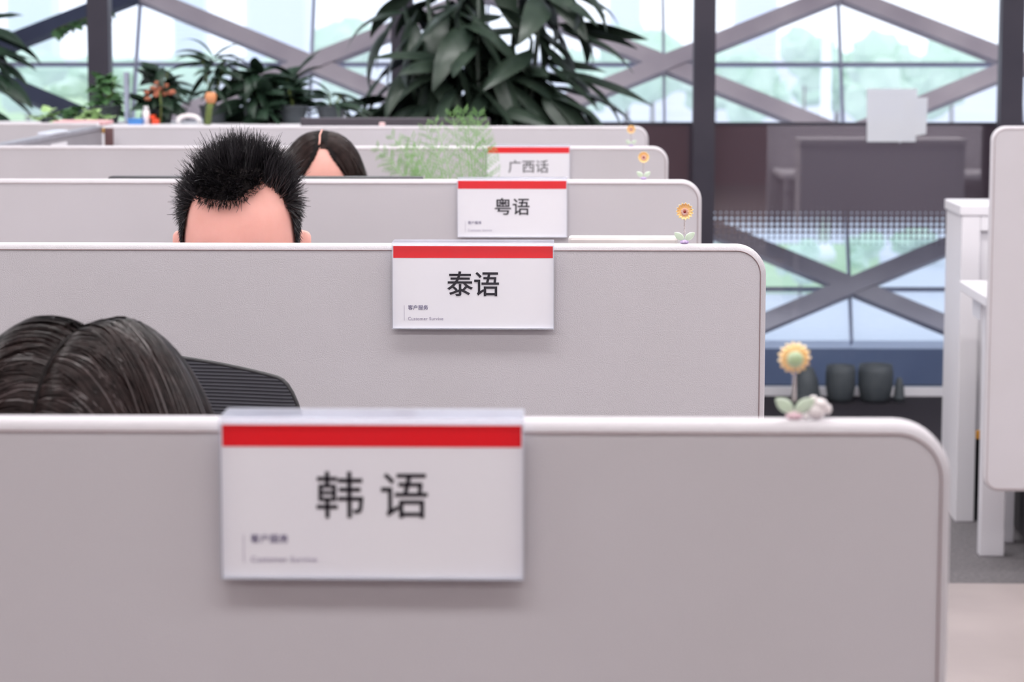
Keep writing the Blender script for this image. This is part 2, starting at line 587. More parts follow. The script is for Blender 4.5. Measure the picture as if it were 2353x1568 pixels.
st('floor', MB().box(ROOM_X0, ROOM_X1, ROOM_Y0, CARPET_Y, -0.1, 0.0), 'vinyl')
st('floor', MB().box(ROOM_X0, ROOM_X1, CARPET_Y, 8.15, -0.1, 0.0), 'carpet')
st('floor', MB().box(ROOM_X0, ROOM_X1, 8.15, 10.0, -0.1, 0.0), 'carpet_shade')
st('ceiling', MB().box(ROOM_X0, ROOM_X1, ROOM_Y0, ROOM_Y1 + 0.1, ROOM_H, ROOM_H + 0.1), 'ceil')
st('wall_left', MB().box(ROOM_X0 - 0.1, ROOM_X0, ROOM_Y0, 10.0, 0, ROOM_H), 'wallpaint')
st('wall_right', MB().box(ROOM_X1, ROOM_X1 + 0.1, ROOM_Y0, 10.0, 0, ROOM_H), 'wallpaint')
st('wall_back', MB().box(ROOM_X0, ROOM_X1, ROOM_Y0 - 0.1, ROOM_Y0, 0, ROOM_H), 'wall_red')

# ceiling luminaires
cl0 = None
for yy in LIGHT_ROWS:
    for xx in LIGHT_COLS:
        if cl0 is None:
            cl0 = thing('ceiling_light', (xx, yy, ROOM_H - 0.05), 'long white ceiling light above the desk rows', 'light', 'ceiling lights above the desk rows')
            MB().box(-1.22, 1.22, -0.17, 0.17, 0.0, 0.05).build('housing', 'whitemetal', cl0)
            MB().box(-1.2, 1.2, -0.15, 0.15, -0.004, 0.0).build('diffuser', 'lamp', cl0)
        else:
            c = copy_tree(cl0)
            c.location = (xx, yy, ROOM_H - 0.05)
        ld = bpy.data.lights.new('luminaire_light', 'AREA')
        ld.shape = 'RECTANGLE'
        ld.size, ld.size_y = 2.4, 0.3
        ld.energy = LIGHT_ROWS[yy]
        ld.color = LIGHT_COL
        lo = bpy.data.objects.new('luminaire_light', ld)
        COL.objects.link(lo)
        lo.location = (xx, yy, ROOM_H - 0.06)

# ------------------------------------------------------------------ leaning glass front
NF = Vector((0, -1, FK)).normalized()
pX = fac(1525, 145)
pA = fac(1918, -14)
dX = abs(fac(1525, 145).x - fac(716, 145).x) / 2
X0n = pX.x
DZ = (fac(1945, -14).z - fac(1945, 655).z) / 4.0
ZA = pA.z                                      # height of an apex row


def fp(i, j, off=0.0):                          # node of the lattice: i half bays from pX, j rows below the apex row
    z = ZA - j * DZ
    return Vector((X0n + i * dX, FY0 + off + FK * (z - FZ0), z))


def zfac(z, x, off=0.0):
    return Vector((x, FY0 + off + FK * (z - FZ0), z))


ztop = ROOM_H
zrows = [FZ0 + 0.02, fac(1900, 665).z, fac(1900, 149).z, 2.2, ztop]
kw = 0
for i in range(-20, 16):
    xa, xb = X0n + i * dX, X0n + (i + 1) * dX
    if xb < -6.9 or xa > 6.9:
        continue
    kw += 1
    w = bpy.data.objects.new('window_%d' % kw, None)
    COL.objects.link(w)
    w.location = zfac(FZ0, xa)
    tag(w, kind='structure')
    for j in range(len(zrows) - 1):
        a, b = zfac(zrows[j] + 0.007, xa + 0.007), zfac(zrows[j + 1] - 0.007, xb - 0.007)
        o_ = w.location
        mb = MB()
        vs = [Vector((a.x, a.y, a.z)), Vector((b.x, a.y, a.z)), Vector((b.x, b.y, b.z)), Vector((a.x, b.y, b.z))]
        vs = [v - o_ for v in vs]
        mb._add(vs, [(0, 1, 2, 3)])
        mb.build('pane', 'glass', w)
    mb = MB().bar(zfac(zrows[0], xa) - w.location, zfac(ztop, xa) - w.location, 0.010, 0.05, NF)
    mb.build('mullion', 'steel_thin', w)
    for j in range(1, len(zrows) - 1):
        mb = MB().bar(zfac(zrows[j], xa + 0.006) - w.location, zfac(zrows[j], xb - 0.006) - w.location, 0.010, 0.03, NF)
        mb.build('transom', 'steel_thin', w)

# lattice of diagonal braces, one per run between crossings
for i in range(-20, 16):
    for j in range(-8, 7):
        if (i + j) % 2 == 0:
            continue
        # nodes of the lattice are where (i + j) is odd: i=0,j=1 is the crossing at the right of the palm
        for di in (1, -1):
            a, b = fp(i, j, -0.06 if di > 0 else -0.075), fp(i + di, j + 1, -0.06 if di > 0 else -0.075)
            if a.z < FZ0 + 0.03:
                continue
            if b.z < FZ0 + 0.01:
                b = a.lerp(b, (a.z - FZ0 - 0.01) / (a.z - b.z))
            if max(a.z, b.z) > ztop + 0.02 or max(abs(a.x), abs(b.x)) > 6.9:
                continue
            st('diagonal_brace', MB().bar(a, b, 0.072, 0.05, NF), 'steel_navy' if (a.x + b.x) / 2 < fac(225, 100).x else 'steel_mid')

# sill, curb and slim columns in front of the lattice
st('trim_1', MB().box(-6.9, 6.9, 9.97, 10.25, 0.0, FZ0), 'sill')
COLS = [(-1, 208, 257), (0, 901, 950), (1, 1592, 1642), (2, 2294, 2346)]
for (_, xa, xb) in COLS:
    a, b = at(xa, 250, 9.50), at(xb, 250, 9.50)
    st('column', MB().box(a.x, b.x, 9.46, 9.54, 0.0, ROOM_H), 'steel_dark')
dcol = at(1617, 250, 9.5).x - at(925, 250, 9.5).x
for k in (-4, -3, -2, 3, 4, 5):
    cx = at(925, 250, 9.5).x + k * dcol
    st('column', MB().box(cx - 0.042, cx + 0.042, 9.46, 9.54, 0.0, ROOM_H), 'steel_dark')

# vertical inner glass with the dark film, standing on a rail painted white to imitate light from below
BY = 9.66
GZ = at(1700, 288, BY).z
FILM_Z1, FILM_Z0 = at(1900, 470, BY).z, at(1900, 590, BY).z
M['film'] = film_glass()
cx0 = at(925, 250, 9.5).x
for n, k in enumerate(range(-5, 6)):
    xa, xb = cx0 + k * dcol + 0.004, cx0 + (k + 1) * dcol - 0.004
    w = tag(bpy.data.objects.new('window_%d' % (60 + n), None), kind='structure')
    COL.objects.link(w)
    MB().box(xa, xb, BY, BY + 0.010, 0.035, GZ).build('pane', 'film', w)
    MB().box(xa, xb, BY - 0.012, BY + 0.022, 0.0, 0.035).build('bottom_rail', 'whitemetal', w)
    MB().box(xa, xb, BY - 0.004, BY + 0.014, GZ, GZ + 0.012).build('top_rail', 'steel_dark', w)

# ------------------------------------------------------------------ outdoors
GZ0 = -4.0
st('ground', MB().box(-400, 400, 10.6, 900, GZ0 - 0.2, GZ0), 'paving')


def lawn(px0, px1, ya, yb, name='lawn'):
    a, b = onz(px0, ya, GZ0 + 0.02), onz(px1, ya, GZ0 + 0.02)
    c, d = onz(px1, yb, GZ0 + 0.02), onz(px0, yb, GZ0 + 0.02)
    mb = MB()
    lo = [Vector((p.x, p.y, GZ0 - 0.05)) for p in (a, b, c, d)]
    mb._add([a, b, c, d] + lo, [(0, 1, 2, 3), (4, 7, 6, 5), (0, 4, 5, 1), (1, 5, 6, 2), (2, 6, 7, 3), (3, 7, 4, 0)])
    st(name, mb, 'lawn')


lawn(1500, 2020, 560, 672)
lawn(-300, 420, 150, 280)


def crown_mesh(seed, n=9):
    r_ = random.Random(seed)
    bm = bmesh.new()
    for k in range(n):
        a = r_.uniform(0, 6.28)
        d = r_.uniform(0.15, 0.62)
        c = Vector((d * math.cos(a), d * math.sin(a), r_.uniform(-0.45, 0.55)))
        rr = r_.uniform(0.32, 0.5)
        res = bmesh.ops.create_icosphere(bm, subdivisions=2, radius=rr, matrix=Matrix.Translation(c))
        for v in res['verts']:
            v.co += (v.co - c).normalized() * r_.uniform(-0.09, 0.11)
    me = bpy.data.meshes.new('crown')
    bm.to_mesh(me)
    bm.free()
    me.materials.append(M['crown'])
    return me


CROWNS = [crown_mesh(s) for s in (1, 2, 3, 4)]
trunk_me = MB().tube([(0, 0, 0), (0.01, 0, 0.5), (0, 0.02, 1.0)], [0.06, 0.045, 0.035], 8).mesh('trunk')
trunk_me.materials.append(M['trunk'])


def tree(px, ytop, Y, wpx, label, k):
    top = at(px, ytop, Y)
    h = top.z - GZ0
    w_ = wpx / FPX * Y / 2
    t = thing('tree', (top.x, Y, GZ0), label, 'tree', 'hazy trees beyond the window')
    ch = min(h * 0.88, w_ * 2.2)
    c = link_mesh('crown', CROWNS[k % 4], t, (0, 0, h - ch / 2))
    c.scale = (w_, w_, ch / 2)
    c.rotation_euler = (0, 0, k * 1.3)
    tr = link_mesh('trunk', trunk_me, t)
    tr.scale = (w_ * 0.9, w_ * 0.9, h - ch * 0.6)
    return t


TR = [(790, 40, 120, 200, 'pale tree behind the brace left of the big drooping plant'),
      (1350, 110, 140, 150, 'pale tree just right of the big drooping plant'),
      (1500, 40, 110, 230, 'pale tree beyond the window left of the third dark column'),
      (1730, 100, 105, 190, 'pale tree just right of the third dark column'),
      (1850, 60, 130, 150, 'taller pale tree left of the white pole'),
      (2010, 70, 115, 200, 'pale tree behind the taped white papers'),
      (2190, 60, 125, 220, 'pale tree at the far right beside the last column'),
      (1925, 90, 150, 260, 'wide pale tree behind the white post'),
      (2080, 110, 140, 260, 'wide pale tree behind the upper brace at right'),
      (1640, 105, 160, 240, 'wide pale tree hidden partly by the third dark column'),
      (1440, 120, 165, 240, 'wide pale tree low beyond the brace right of the drooping plant'),
      (230, 120, 180, 300, 'wide hazy tree behind the left dark column'),
      (60, 110, 150, 240, 'hazy tree at the far left beyond the big leaves'),
      (420, 120, 170, 260, 'hazy tree beyond the windowsill plants'),
      (600, 125, 160, 170, 'hazy tree behind the brace right of the windowsill plants'),
      (1840, 545, 52, 120, 'low bright shrub-like tree seen under the dotted glass film, left of the mullion'),
      (1990, 530, 56, 110, 'low bright shrub-like tree seen under the dotted glass film, right of the mullion'),
      (2120, 520, 60, 150, 'low shrub-like tree seen under the dotted film beside the white cabinet')]
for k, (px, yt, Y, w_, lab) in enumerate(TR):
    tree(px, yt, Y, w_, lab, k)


def tower(pxa, pxb, ytop, Y, label, floors):
    a, b = at(pxa, ytop, Y), at(pxb, ytop, Y)
    t = thing('tower_block', (a.x, Y, GZ0), label, 'building', 'pale tower blocks in the haze')
    w_, h = b.x - a.x, a.z - GZ0
    MB().box(0, w_, 0, w_ * 0.7, 0, h).build('wall', 'tower', t)
    mb = MB().box(w_ * 0.06, w_ * 0.94, -0.12, 0.0, h * 0.04, h * 0.04 + h / floors * 0.5)
    me = mb.mesh('window_band')
    me.materials.append(M['towerglass'])
    for k in range(floors):
        link_mesh('window_band', me, t, (0, 0, k * h / floors))
    return t


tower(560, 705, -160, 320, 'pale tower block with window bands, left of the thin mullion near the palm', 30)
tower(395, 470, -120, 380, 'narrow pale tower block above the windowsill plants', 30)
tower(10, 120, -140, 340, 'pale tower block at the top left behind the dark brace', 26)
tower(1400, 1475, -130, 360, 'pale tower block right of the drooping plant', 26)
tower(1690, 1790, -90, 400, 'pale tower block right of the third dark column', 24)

pl = at(1900, 72, 60)
pp = thing('lamp_post', (pl.x, 60, GZ0), 'tall white post outside the window beside the thin mullion', 'post')
MB().tube([(0, 0, 0), (0, 0, pl.z - GZ0)], [0.15, 0.12], 14).build('shaft', 'pole', pp)
MB().lathe([(0.3, 0), (0.3, 0.25), (0.16, 0.5)], 16).build('base', 'pole', pp)

# ------------------------------------------------------------------ desk screens
XL, XR = -1.41, 0.252
ZS, ZB = 1.150, 0.24
ROWS = [1.600, 3.030, 4.475, 5.930, 7.360]
TH = 0.030


def outline(x0, x1, z0, z1, r, corners, ins=0.0, n=10):
    """counter-clockwise outline with chosen rounded corners: tr, tl, bl, br"""
    pts = []
    x0, x1, z0, z1 = x0 + ins, x1 - ins, z0 + ins, z1 - ins
    r = max(r - ins, 0.001)
    for (cx, cz, a0, key) in ((x1, z0, -90, 'br'), (x1, z1, 0, 'tr'), (x0, z1, 90, 'tl'), (x0, z0, 180, 'bl')):
        if key in corners:
            sx = -1 if cx == x1 else 1
            sz = -1 if cz == z1 else 1
            for k in range(n + 1):
                a = R(a0 + 90 * k / n)
                pts.append((cx + sx * r + r * math.cos(a), cz + sz * r + r * math.sin(a)))
        else:
            pts.append((cx, cz))
    return pts


def soft_slab(out, y0, y1, bev, name, m, parent):
    bm = bmesh.new()
    vs = [bm.verts.new((p[0], y0, p[1])) for p in out]
    f = bm.faces.new(vs)
    ext = bmesh.ops.extrude_face_region(bm, geom=[f])
    for e in ext['geom']:
        if isinstance(e, bmesh.types.BMVert):
            e.co.y = y1
    bmesh.ops.recalc_face_normals(bm, faces=bm.faces[:])
    ed = [e for e in bm.edges if abs(e.verts[0].co.y - e.verts[1].co.y) < 1e-6]
    bmesh.ops.bevel(bm, geom=ed, offset=bev, segments=4, affect='EDGES', profile=0.5)
    for fc in bm.faces:
        fc.smooth = len(fc.verts) == 4
    me = bpy.data.meshes.new(name)
    bm.to_mesh(me)
    bm.free()
    me.materials.append(M[m])
    o = link_mesh(name, me, parent)
    md = o.modifiers.new('wn', 'WEIGHTED_NORMAL')
    md.keep_sharp = True
    return o


def desk_screen(x0, x1, y, z0, z1, r, corners, label, group='desk screens with rounded corners'):
    t = thing('desk_screen', (x0, y, z0), label, 'partition', group)
    w_, h = x1 - x0, z1 - z0
    soft_slab(outline(0, w_, 0, h, r, corners), 0.0, TH, 0.009, 'panel', 'panel', t)
    ins = 0.0075
    o1 = outline(0, w_, 0, h, r, corners, ins)
    path = [(p[0], -0.0002, p[1]) for p in o1]
    MB().tube(path, 0.00065, 6, closed=True).build('seam', 'seam', t)
    return t


ROWLAB = ['nearest grey desk screen, carrying the 韩 语 card in the foreground',
          'grey desk screen carrying the 泰语 card, second from the front',
          'grey desk screen carrying the 粤语 card, behind the short-haired man',
          'grey desk screen carrying the 广西话 card, fourth from the front',
          'farthest grey desk screen, below the big drooping plant, without a card']
screens = []
for k, y in enumerate(ROWS):
    xr = XR + (0.006 if k == 0 else 0)
    screens.append(desk_screen(XL + 0.02, xr, y, ZB, ZS, 0.038, ('tr', 'br'), ROWLAB[k]))
# brown end strip of the farthest screen
e0 = at(214, 300, ROWS[4] - 0.01)
MB().box(0.0, 0.026, -0.004, 0.0, 0.0, ZS - ZB - 0.006).build('end_strip', 'brownpost', screens[4])
sp_ = at(238, 300, ROWS[4])
stk = MB().lathe([(0.0085, 0), (0.0085, 0.0008)], 16, mtx=Matrix.Rotation(R(90), 3, 'X')).build('sticker', 'yellow', None, (sp_.x, ROWS[4] - 0.0005, sp_.z))
tag(stk, 'small round yellow sticker at the left end of the farthest desk screen', 'sticker')


def desk(x0, x1, y0, y1, ztop_, label, group=None, leg=0.05):
    t = thing('desk', (x0, y0, 0), label, 'desk', group)
    w_, d = x1 - x0, y1 - y0
    MB().box(0, w_, 0, d, ztop_ - 0.025, ztop_, bev=0.003).build('desktop', 'white', t)
    for lx in (0.02, w_ - 0.02 - leg):
        for ly in (0.02, d - 0.02 - leg):
            MB().box(lx, lx + leg, ly, ly + leg, 0, ztop_ - 0.026, bev=0.003).build('leg', 'whitemetal', t)
    MB().box(0.02 + leg, w_ - 0.02 - leg, 0.03, 0.06, ztop_ - 0.085, ztop_ - 0.026).build('rail', 'whitemetal', t)
    return t


DLAB = ['white desk behind the nearest screen, where the bent-over person with dark hair works',
        'white desk behind the 泰语 screen, where the short-haired man works',
        'white desk behind the 粤语 screen, where the person with the centre parting works',
        'white desk behind the 广西话 screen',
        'white desk behind the farthest screen']
for k, y in enumerate(ROWS):
    desk(XL + 0.03, XR - 0.03, y + TH + 0.001, y + TH + 0.60, 0.725, DLAB[k], 'white desks behind the screens')

# ------------------------------------------------------------------ name cards
SW, SH = 0.2015, 0.1045


def text_mesh(s, size, m, bold=0.0, align='CENTER', spacing=1.0):
    cu = bpy.data.curves.new('text', 'FONT')
    cu.body = s
    cu.size = size
    cu.align_x = align
    cu.align_y = 'CENTER'
    cu.bevel_depth = bold
    cu.bevel_resolution = 0
    cu.space_character = spacing
    cu.extrude = 0.00012
    ob = bpy.data.objects.new('text', cu)
    COL.objects.link(ob)
    dg = bpy.context.evaluated_depsgraph_get()
    me = bpy.data.meshes.new_from_object(ob.evaluated_get(dg))
    bpy.data.objects.remove(ob)
    me.transform(Matrix.Rotation(R(90), 4, 'X'))
    me.materials.clear()
    me.materials.append(M[m])
    return me


small_cn = text_mesh('客户服务', 0.0064, 'ink_pale', 0.0, 'LEFT')
small_en = text_mesh('Customer Survive', 0.0056, 'ink_grey', 0.0, 'LEFT', 1.08)


def name_card(row, pxc, text, label, size=0.0332, bold=0.00035, spacing=1.0):
    yf = ROWS[row]
    c = at(pxc, 700, yf)
    ztopc = ZS - 0.0005 
    t = thing('name_card', (c.x, yf, ztopc), label, 'sign', 'acrylic language cards on the screens')
    hw = SW / 2
    # paper insert behind the front sheet
    MB().box(-hw + 0.0004, hw - 0.0004, -0.0062, -0.0056, -SH + 0.0004, -0.0006).build('paper_insert', 'paper', t)
    MB().box(-hw + 0.0014, hw - 0.0014, -0.00645, -0.0062, -0.0158, -0.0012).build('red_stripe', 'red', t)
    tx = link_mesh('lettering', text_mesh(text, size, 'ink', bold, 'CENTER', spacing), t, (0.0, -0.0064, -0.0482))
    me = tx.data
    co = np.empty(len(me.vertices) * 3)
    me.vertices.foreach_get('co', co)
    co = co.reshape(-1, 3)
    tx.location.x = -(co[:, 0].min() + co[:, 0].max()) / 2
    tx.location.z = -0.0482 - (co[:, 2].min() + co[:, 2].max()) / 2
    link_mesh('department_text', small_cn, t, (-hw + 0.0192, -0.0064, -0.0785))
    link_mesh('translation_text', small_en, t, (-hw + 0.0192, -0.0064, -0.0922))
    MB().box(-hw + 0.0145, -hw + 0.0149, -0.0064, -0.0062, -0.0945, -0.0755).build('rule_line', 'ink_grey', t)
    # folded clear sheet: front, lip over the top of the screen, short return behind
    MB().box(-hw, hw, -0.0098, -0.0078, -SH, 0.0028).build('front_sheet', 'acrylic', t)
    MB().box(-hw, hw, -0.0055, -0.0045, -SH, 0.0005).build('back_sheet', 'acrylic', t)
    MB().box(-hw, hw, -0.0098, TH + 0.004, 0.0022, 0.0040).build('top_lip', 'acrylic_lip', t)
    MB().box(-hw, hw, TH + 0.002, TH + 0.004, -0.03, 0.0022).build('hook', 'acrylic', t)
    MB().box(-hw - 0.0003, -hw, -0.0098, -0.0045, -SH, 0.003).build('edge', 'acrylic_edge', t)
    MB().box(hw, hw + 0.0003, -0.0098, -0.0045, -SH, 0.003).build('edge', 'acrylic_edge', t)
    MB().box(-hw, hw, -0.0098, -0.0045, -SH - 0.0003, -SH).build('edge', 'acrylic_edge', t)
    return t


name_card(0, 853.5, '韩 语', 'large blurred clear card holder reading 韩 语 on the nearest screen', bold=0.0002, size=0.0335)
name_card(1, 1087.5, '泰语', 'sharp clear card holder reading 泰语 with a red stripe')
name_card(2, 1177.0, '粤语', 'clear card holder reading 粤语 with a red stripe', bold=0.0003)
name_card(3, 1214.0, '广西话', 'small far card holder reading 广西话 with a red stripe', bold=0.0001)

# ------------------------------------------------------------------ resin flowers
def petals_mesh():
    bm_ = MB()
    n = 15
    N_ = n * 8
    prof = [(0.0, 0.0022, 0), (0.25, 0.0026, 0), (0.55, 0.0024, 0), (0.8, 0.0034, 0.4), (0.93, 0.0044, 0.8), (1.0, 0.0042, 1.0), (0.95, 0.0016, 0.9), (0.6, -0.001, 0.2), (0.3, -0.0022, 0), (0.0, -0.0024, 0)]
    vs, fs = [], []
    Rr = 0.0114
    for (r, z, w) in prof:
        for j in range(N_):
            a = 2 * math.pi * j / N_
            ph = (j % 8) / 8.0
            k = (1 - abs(2 * ph - 1)) ** 0.9
            rr = r * Rr * (1 - 0.24 * w * (1 - k))
            vs.append((rr * math.cos(a), -z, rr * math.sin(a)))
    for i in range(len(prof) - 1):
        for j in range(N_):
            fs.append((i * N_ + j, (i + 1) * N_ + j, (i + 1) * N_ + (j + 1) % N_, i * N_ + (j + 1) % N_))
    bm_._add(vs, fs, True)
    me = bm_.mesh('petals')
    me.materials.append(M['petal'])
    me.materials.append(M['petal_tip'])
    for p in me.polygons:
        c = p.center
        if math.hypot(c.x, c.z) > 0.0099:
            p.material_index = 1
    return me


PETALS = petals_mesh()


def flower(row, px, label, back=False, lean=0.0):
    y = ROWS[row] + TH * 0.5
    b = at(px, 500, y)
    t = thing('sunflower_ornament', (b.x, y, ZS), label, 'ornament', 'resin sunflowers on the screen tops')
    ZH = 0.0405
    p = link_mesh('petals', PETALS, t, (0, 0, ZH))
    if back:
        p.rotation_euler = (R(-8), 0, R(180))
        MB().lathe([(0.0056, 0), (0.0054, 0.0012), (0.0036, 0.0026), (0.0016, 0.0032)], 20, mtx=Matrix.Rotation(R(90), 3, 'X')).build('sepal', 'sepal', t, (0, -0.0022, ZH))
    else:
        p.rotation_euler = (R(-6), 0, lean)
        mb = MB()
        for k in range(16):
            a = 2 * math.pi * k / 16
            mb.tube([(0.0016 * math.cos(a), -0.0036, 0.0016 * math.sin(a)), (0.0048 * math.cos(a), -0.0044, 0.0048 * math.sin(a))], [0.0003, 0.00055], 6)
        mb.build('stamens', 'pinkpearl', t, (0, 0, ZH))
        MB().ball((0, -0.0034, 0), (0.0019, 0.0013, 0.0019), 12, 8).build('centre_bead', 'redbead', t, (0, 0, ZH))
    # spring stem
    pts = []
    for k in range(14 * 10 + 1):
        a = 2 * math.pi * k / 10
        pts.append((0.0009 * math.cos(a), 0.001 + 0.0009 * math.sin(a), 0.012 + (ZH - 0.016) * k / 140))
    MB().tube(pts, 0.00042, 5).build('spring_stem', 'wire', t)
    for sx in (-1, 1):
        m3 = Euler((R(10), R(sx * 52), 0)).to_matrix()
        mb = MB()
        vs, fs = [], []
        nu, nv = 14, 10
        for i in range(nv + 1):
            f = i / nv
            wd = 0.0044 * math.sin(math.pi * min(1, f * 0.93 + 0.05)) ** 0.75
            thk = 0.0018 * math.sin(math.pi * min(1, f * 0.93 + 0.05)) ** 0.6
            for j in range(nu):
                a = 2 * math.pi * j / nu
                v = Vector((wd * math.cos(a), thk * math.sin(a) - 0.0006 * abs(math.cos(a)), f * 0.0152))
                vs.append(m3 @ v)
        for i in range(nv):
            for j in range(nu):
                fs.append((i * nu + j, i * nu + (j + 1) % nu, (i + 1) * nu + (j + 1) % nu, (i + 1) * nu + j))
        fs.append(tuple(reversed(range(nu))))
        fs.append(tuple(range(nv * nu, nv * nu + nu)))
        mb._add(vs, fs, True)
        mb.build('leaf', 'resin', t, (sx * 0.0008, -0.0008, 0.0052))
    MB().lathe([(0.003, 0), (0.0048, 0.0009), (0.0052, 0.0023), (0.0046, 0.0038), (0.0024, 0.005)], 48,
               mod=lambda a, r, z: 1 + 0.10 * math.cos(12 * a)).build('ribbed_base', 'rosebead' if back else 'lilac', t)
    return t


flower(0, 1831, 'blurred resin sunflower turned away, on the nearest screen', back=True)
flower(1, 1573, 'sharp resin sunflower with clear green leaves on the 泰语 screen')
flower(2, 1478, 'small resin sunflower on the 粤语 screen')
flower(3, 1449, 'tiny far resin sunflower on the 广西话 screen')

# white pearly ornament beside the nearest flower
b = at(1880, 700, ROWS[0] + TH * 0.5)
orn = thing('pearl_ornament', (b.x, ROWS[0] + TH * 0.5, ZS), 'small white pearly ornament beside the nearest sunflower', 'ornament')
MB().ball((0, 0, 0.0052), (0.0062, 0.005, 0.0054), 18, 12).ball((0.0022, 0, 0.0098), (0.0052, 0.0045, 0.0044), 18, 12).build('body', 'pearl', orn)
MB().ball((-0.0022, 0, 0.0135), (0.0028, 0.0024, 0.0026), 14, 10).build('lobe', 'pearl', orn)
MB().ball((0.0072, 0, 0.0068), (0.003, 0.003, 0.0036), 14, 10).build('lobe', 'pearl', orn)
MB().ball((-0.0072, -0.001, 0.0022), 0.0022, 14, 10).build('bead', 'pearl', orn)

# ------------------------------------------------------------------ monitors behind screens
def monitor(xa, xb, y, ztop_, label, body='black', cat='monitor', thick=0.035):
    """seen from behind; stands on a desk (top 0.725)"""
    t = thing('monitor', ((xa + xb) / 2, y, 0.725), label, cat)
    w_ = (xb - xa) / 2
    z1 = ztop_ - 0.725
    z0 = z1 - w_ * 2 * 0.58
    z0 = max(z0, 0.06)
    MB().box(-w_, w_, 0, thick, z0, z1, bev=0.004).build('housing', body, t)
    MB().box(-w_ + 0.008, w_ - 0.008, thick, thick + 0.0015, z0 + 0.01, z1 - 0.008).build('screen', 'screen', t)
    MB().box(-0.03, 0.03, -0.025, 0.0, 0.012, min(z0 + 0.12, z1 - 0.03), bev=0.003).build('stand', body, t)
    MB().box(-0.11, 0.11, -0.05, 0.12, 0.0, 0.012, bev=0.003).build('foot', body, t)
    return t


a, b = at(247, 406, ROWS[2] + 0.16), at(971, 406, ROWS[2] + 0.16)
monitor(a.x, b.x, ROWS[2] + 0.16, a.z, 'thin black monitor top edge just above the 粤语 screen, before the person with the centre parting')
a, b = at(1306, 545, ROWS[1] + 0.12), at(1558, 545, ROWS[1] + 0.12)
monitor(a.x, b.x, ROWS[1] + 0.12, a.z, 'silver-edged display rising just above the 泰语 screen beside the sunflower', 'silver')
a, b = at(690, 271, ROWS[4] + 0.22), at(1125, 271, ROWS[4] + 0.22)
monitor(a.x, b.x, ROWS[4] + 0.22, a.z, 'dark grey monitor top edge above the farthest screen, under the drooping plant', 'dgrey')

# ------------------------------------------------------------------ chairs
def make_chair(label, xc, yb, ztop_):
    """yb: depth of the backrest; sitter faces the camera"""
    t = thing('office_chair', (xc, yb, 0), label, 'chair', 'black mesh office chairs')
    nu, nv = 96, 20
    z0 = 0.58
    ht = ztop_ - z0
    W_ = 0.24

    def sp(u, v):
        x = W_ * u
        top = ht - 0.030 * u * u - 0.055 * (max(0.0, abs(u) - 0.86) / 0.14) ** 2.6
        return Vector((x * (0.95 + 0.05 * v), -0.045 * u * u - 0.04 * math.sin(math.pi * v * 0.8), z0 + top * v))
    vs, fs = [], []
    for th in (0.0, 0.010):
        for i in range(nv + 1):
            for j in range(nu + 1):
                vs.append(sp(-1 + 2 * j / nu, i / nv) + Vector((0, th, 0)))
    K = (nv + 1) * (nu + 1)
    for s_ in (0, 1):
        for i in range(nv):
            for j in range(nu):
                q = [s_ * K + i * (nu + 1) + j, s_ * K + i * (nu + 1) + j + 1, s_ * K + (i + 1) * (nu + 1) + j + 1, s_ * K + (i + 1) * (nu + 1) + j]
                fs.append(tuple(q))
    mb = MB()
    mb._add(vs, fs, True)
    mb.build('backrest', 'chairmesh', t)
    rim = [sp(-1, i / nv) for i in range(nv + 1)] + [sp(-1 + 2 * j / nu, 1) for j in range(1, nu + 1)] + [sp(1, 1 - i / nv) for i in range(1, nv + 1)] + [sp(1 - 2 * j / nu, 0) for j in range(1, nu)]
    MB().tube([p + Vector((0, 0.005, 0)) for p in rim], 0.0035, 8, closed=True).build('back_frame', 'black', t)
    MB().box(-0.23, 0.23, -0.50, -0.03, 0.43, 0.475, bev=0.018).build('seat', 'black', t)
    MB().tube([(0, 0.01, 0.72), (0, 0.05, 0.60), (0, 0.02, 0.42), (0, -0.2, 0.41)], 0.022, 10).build('back_stem', 'black', t)
    MB().tube([(0, -0.25, 0.09), (0, -0.25, 0.43)], [0.03, 0.025], 14).build('gas_column', 'black', t)
    for k in range(5):
        a = 2 * math.pi * k / 5 + 0.3
        ex, ey = 0.26 * math.cos(a), -0.25 + 0.26 * math.sin(a)
        MB().tube([(0, -0.25, 0.11), (ex, ey, 0.075)], [0.026, 0.016], 8).build('base_arm', 'black', t)
        MB().lathe([(0.026, -0.011), (0.028, 0.0), (0.026, 0.011)], 14, (ex, ey, 0.028), Matrix.Rotation(R(90), 3, 'X')).tube([(ex, ey, 0.03), (ex, ey, 0.075)], 0.008, 8).build('caster', 'black', t)
    return t


# ------------------------------------------------------------------ people
def eval_remesh(me, voxel, smooth_it, name, fac_=0.5):
    ob = bpy.data.objects.new('tmp', me)
    COL.objects.link(ob)
    md = ob.modifiers.new('r', 'REMESH')
    md.mode = 'VOXEL'
    md.voxel_size = voxel
    md.use_smooth_shade = True
    ms = ob.modifiers.new('s', 'SMOOTH')
    ms.iterations = smooth_it
    ms.factor = fac_
    dg = bpy.context.evaluated_depsgraph_get()
    out = bpy.data.meshes.new_from_object(ob.evaluated_get(dg))
    bpy.data.objects.remove(ob)
    out.name = name
    return out


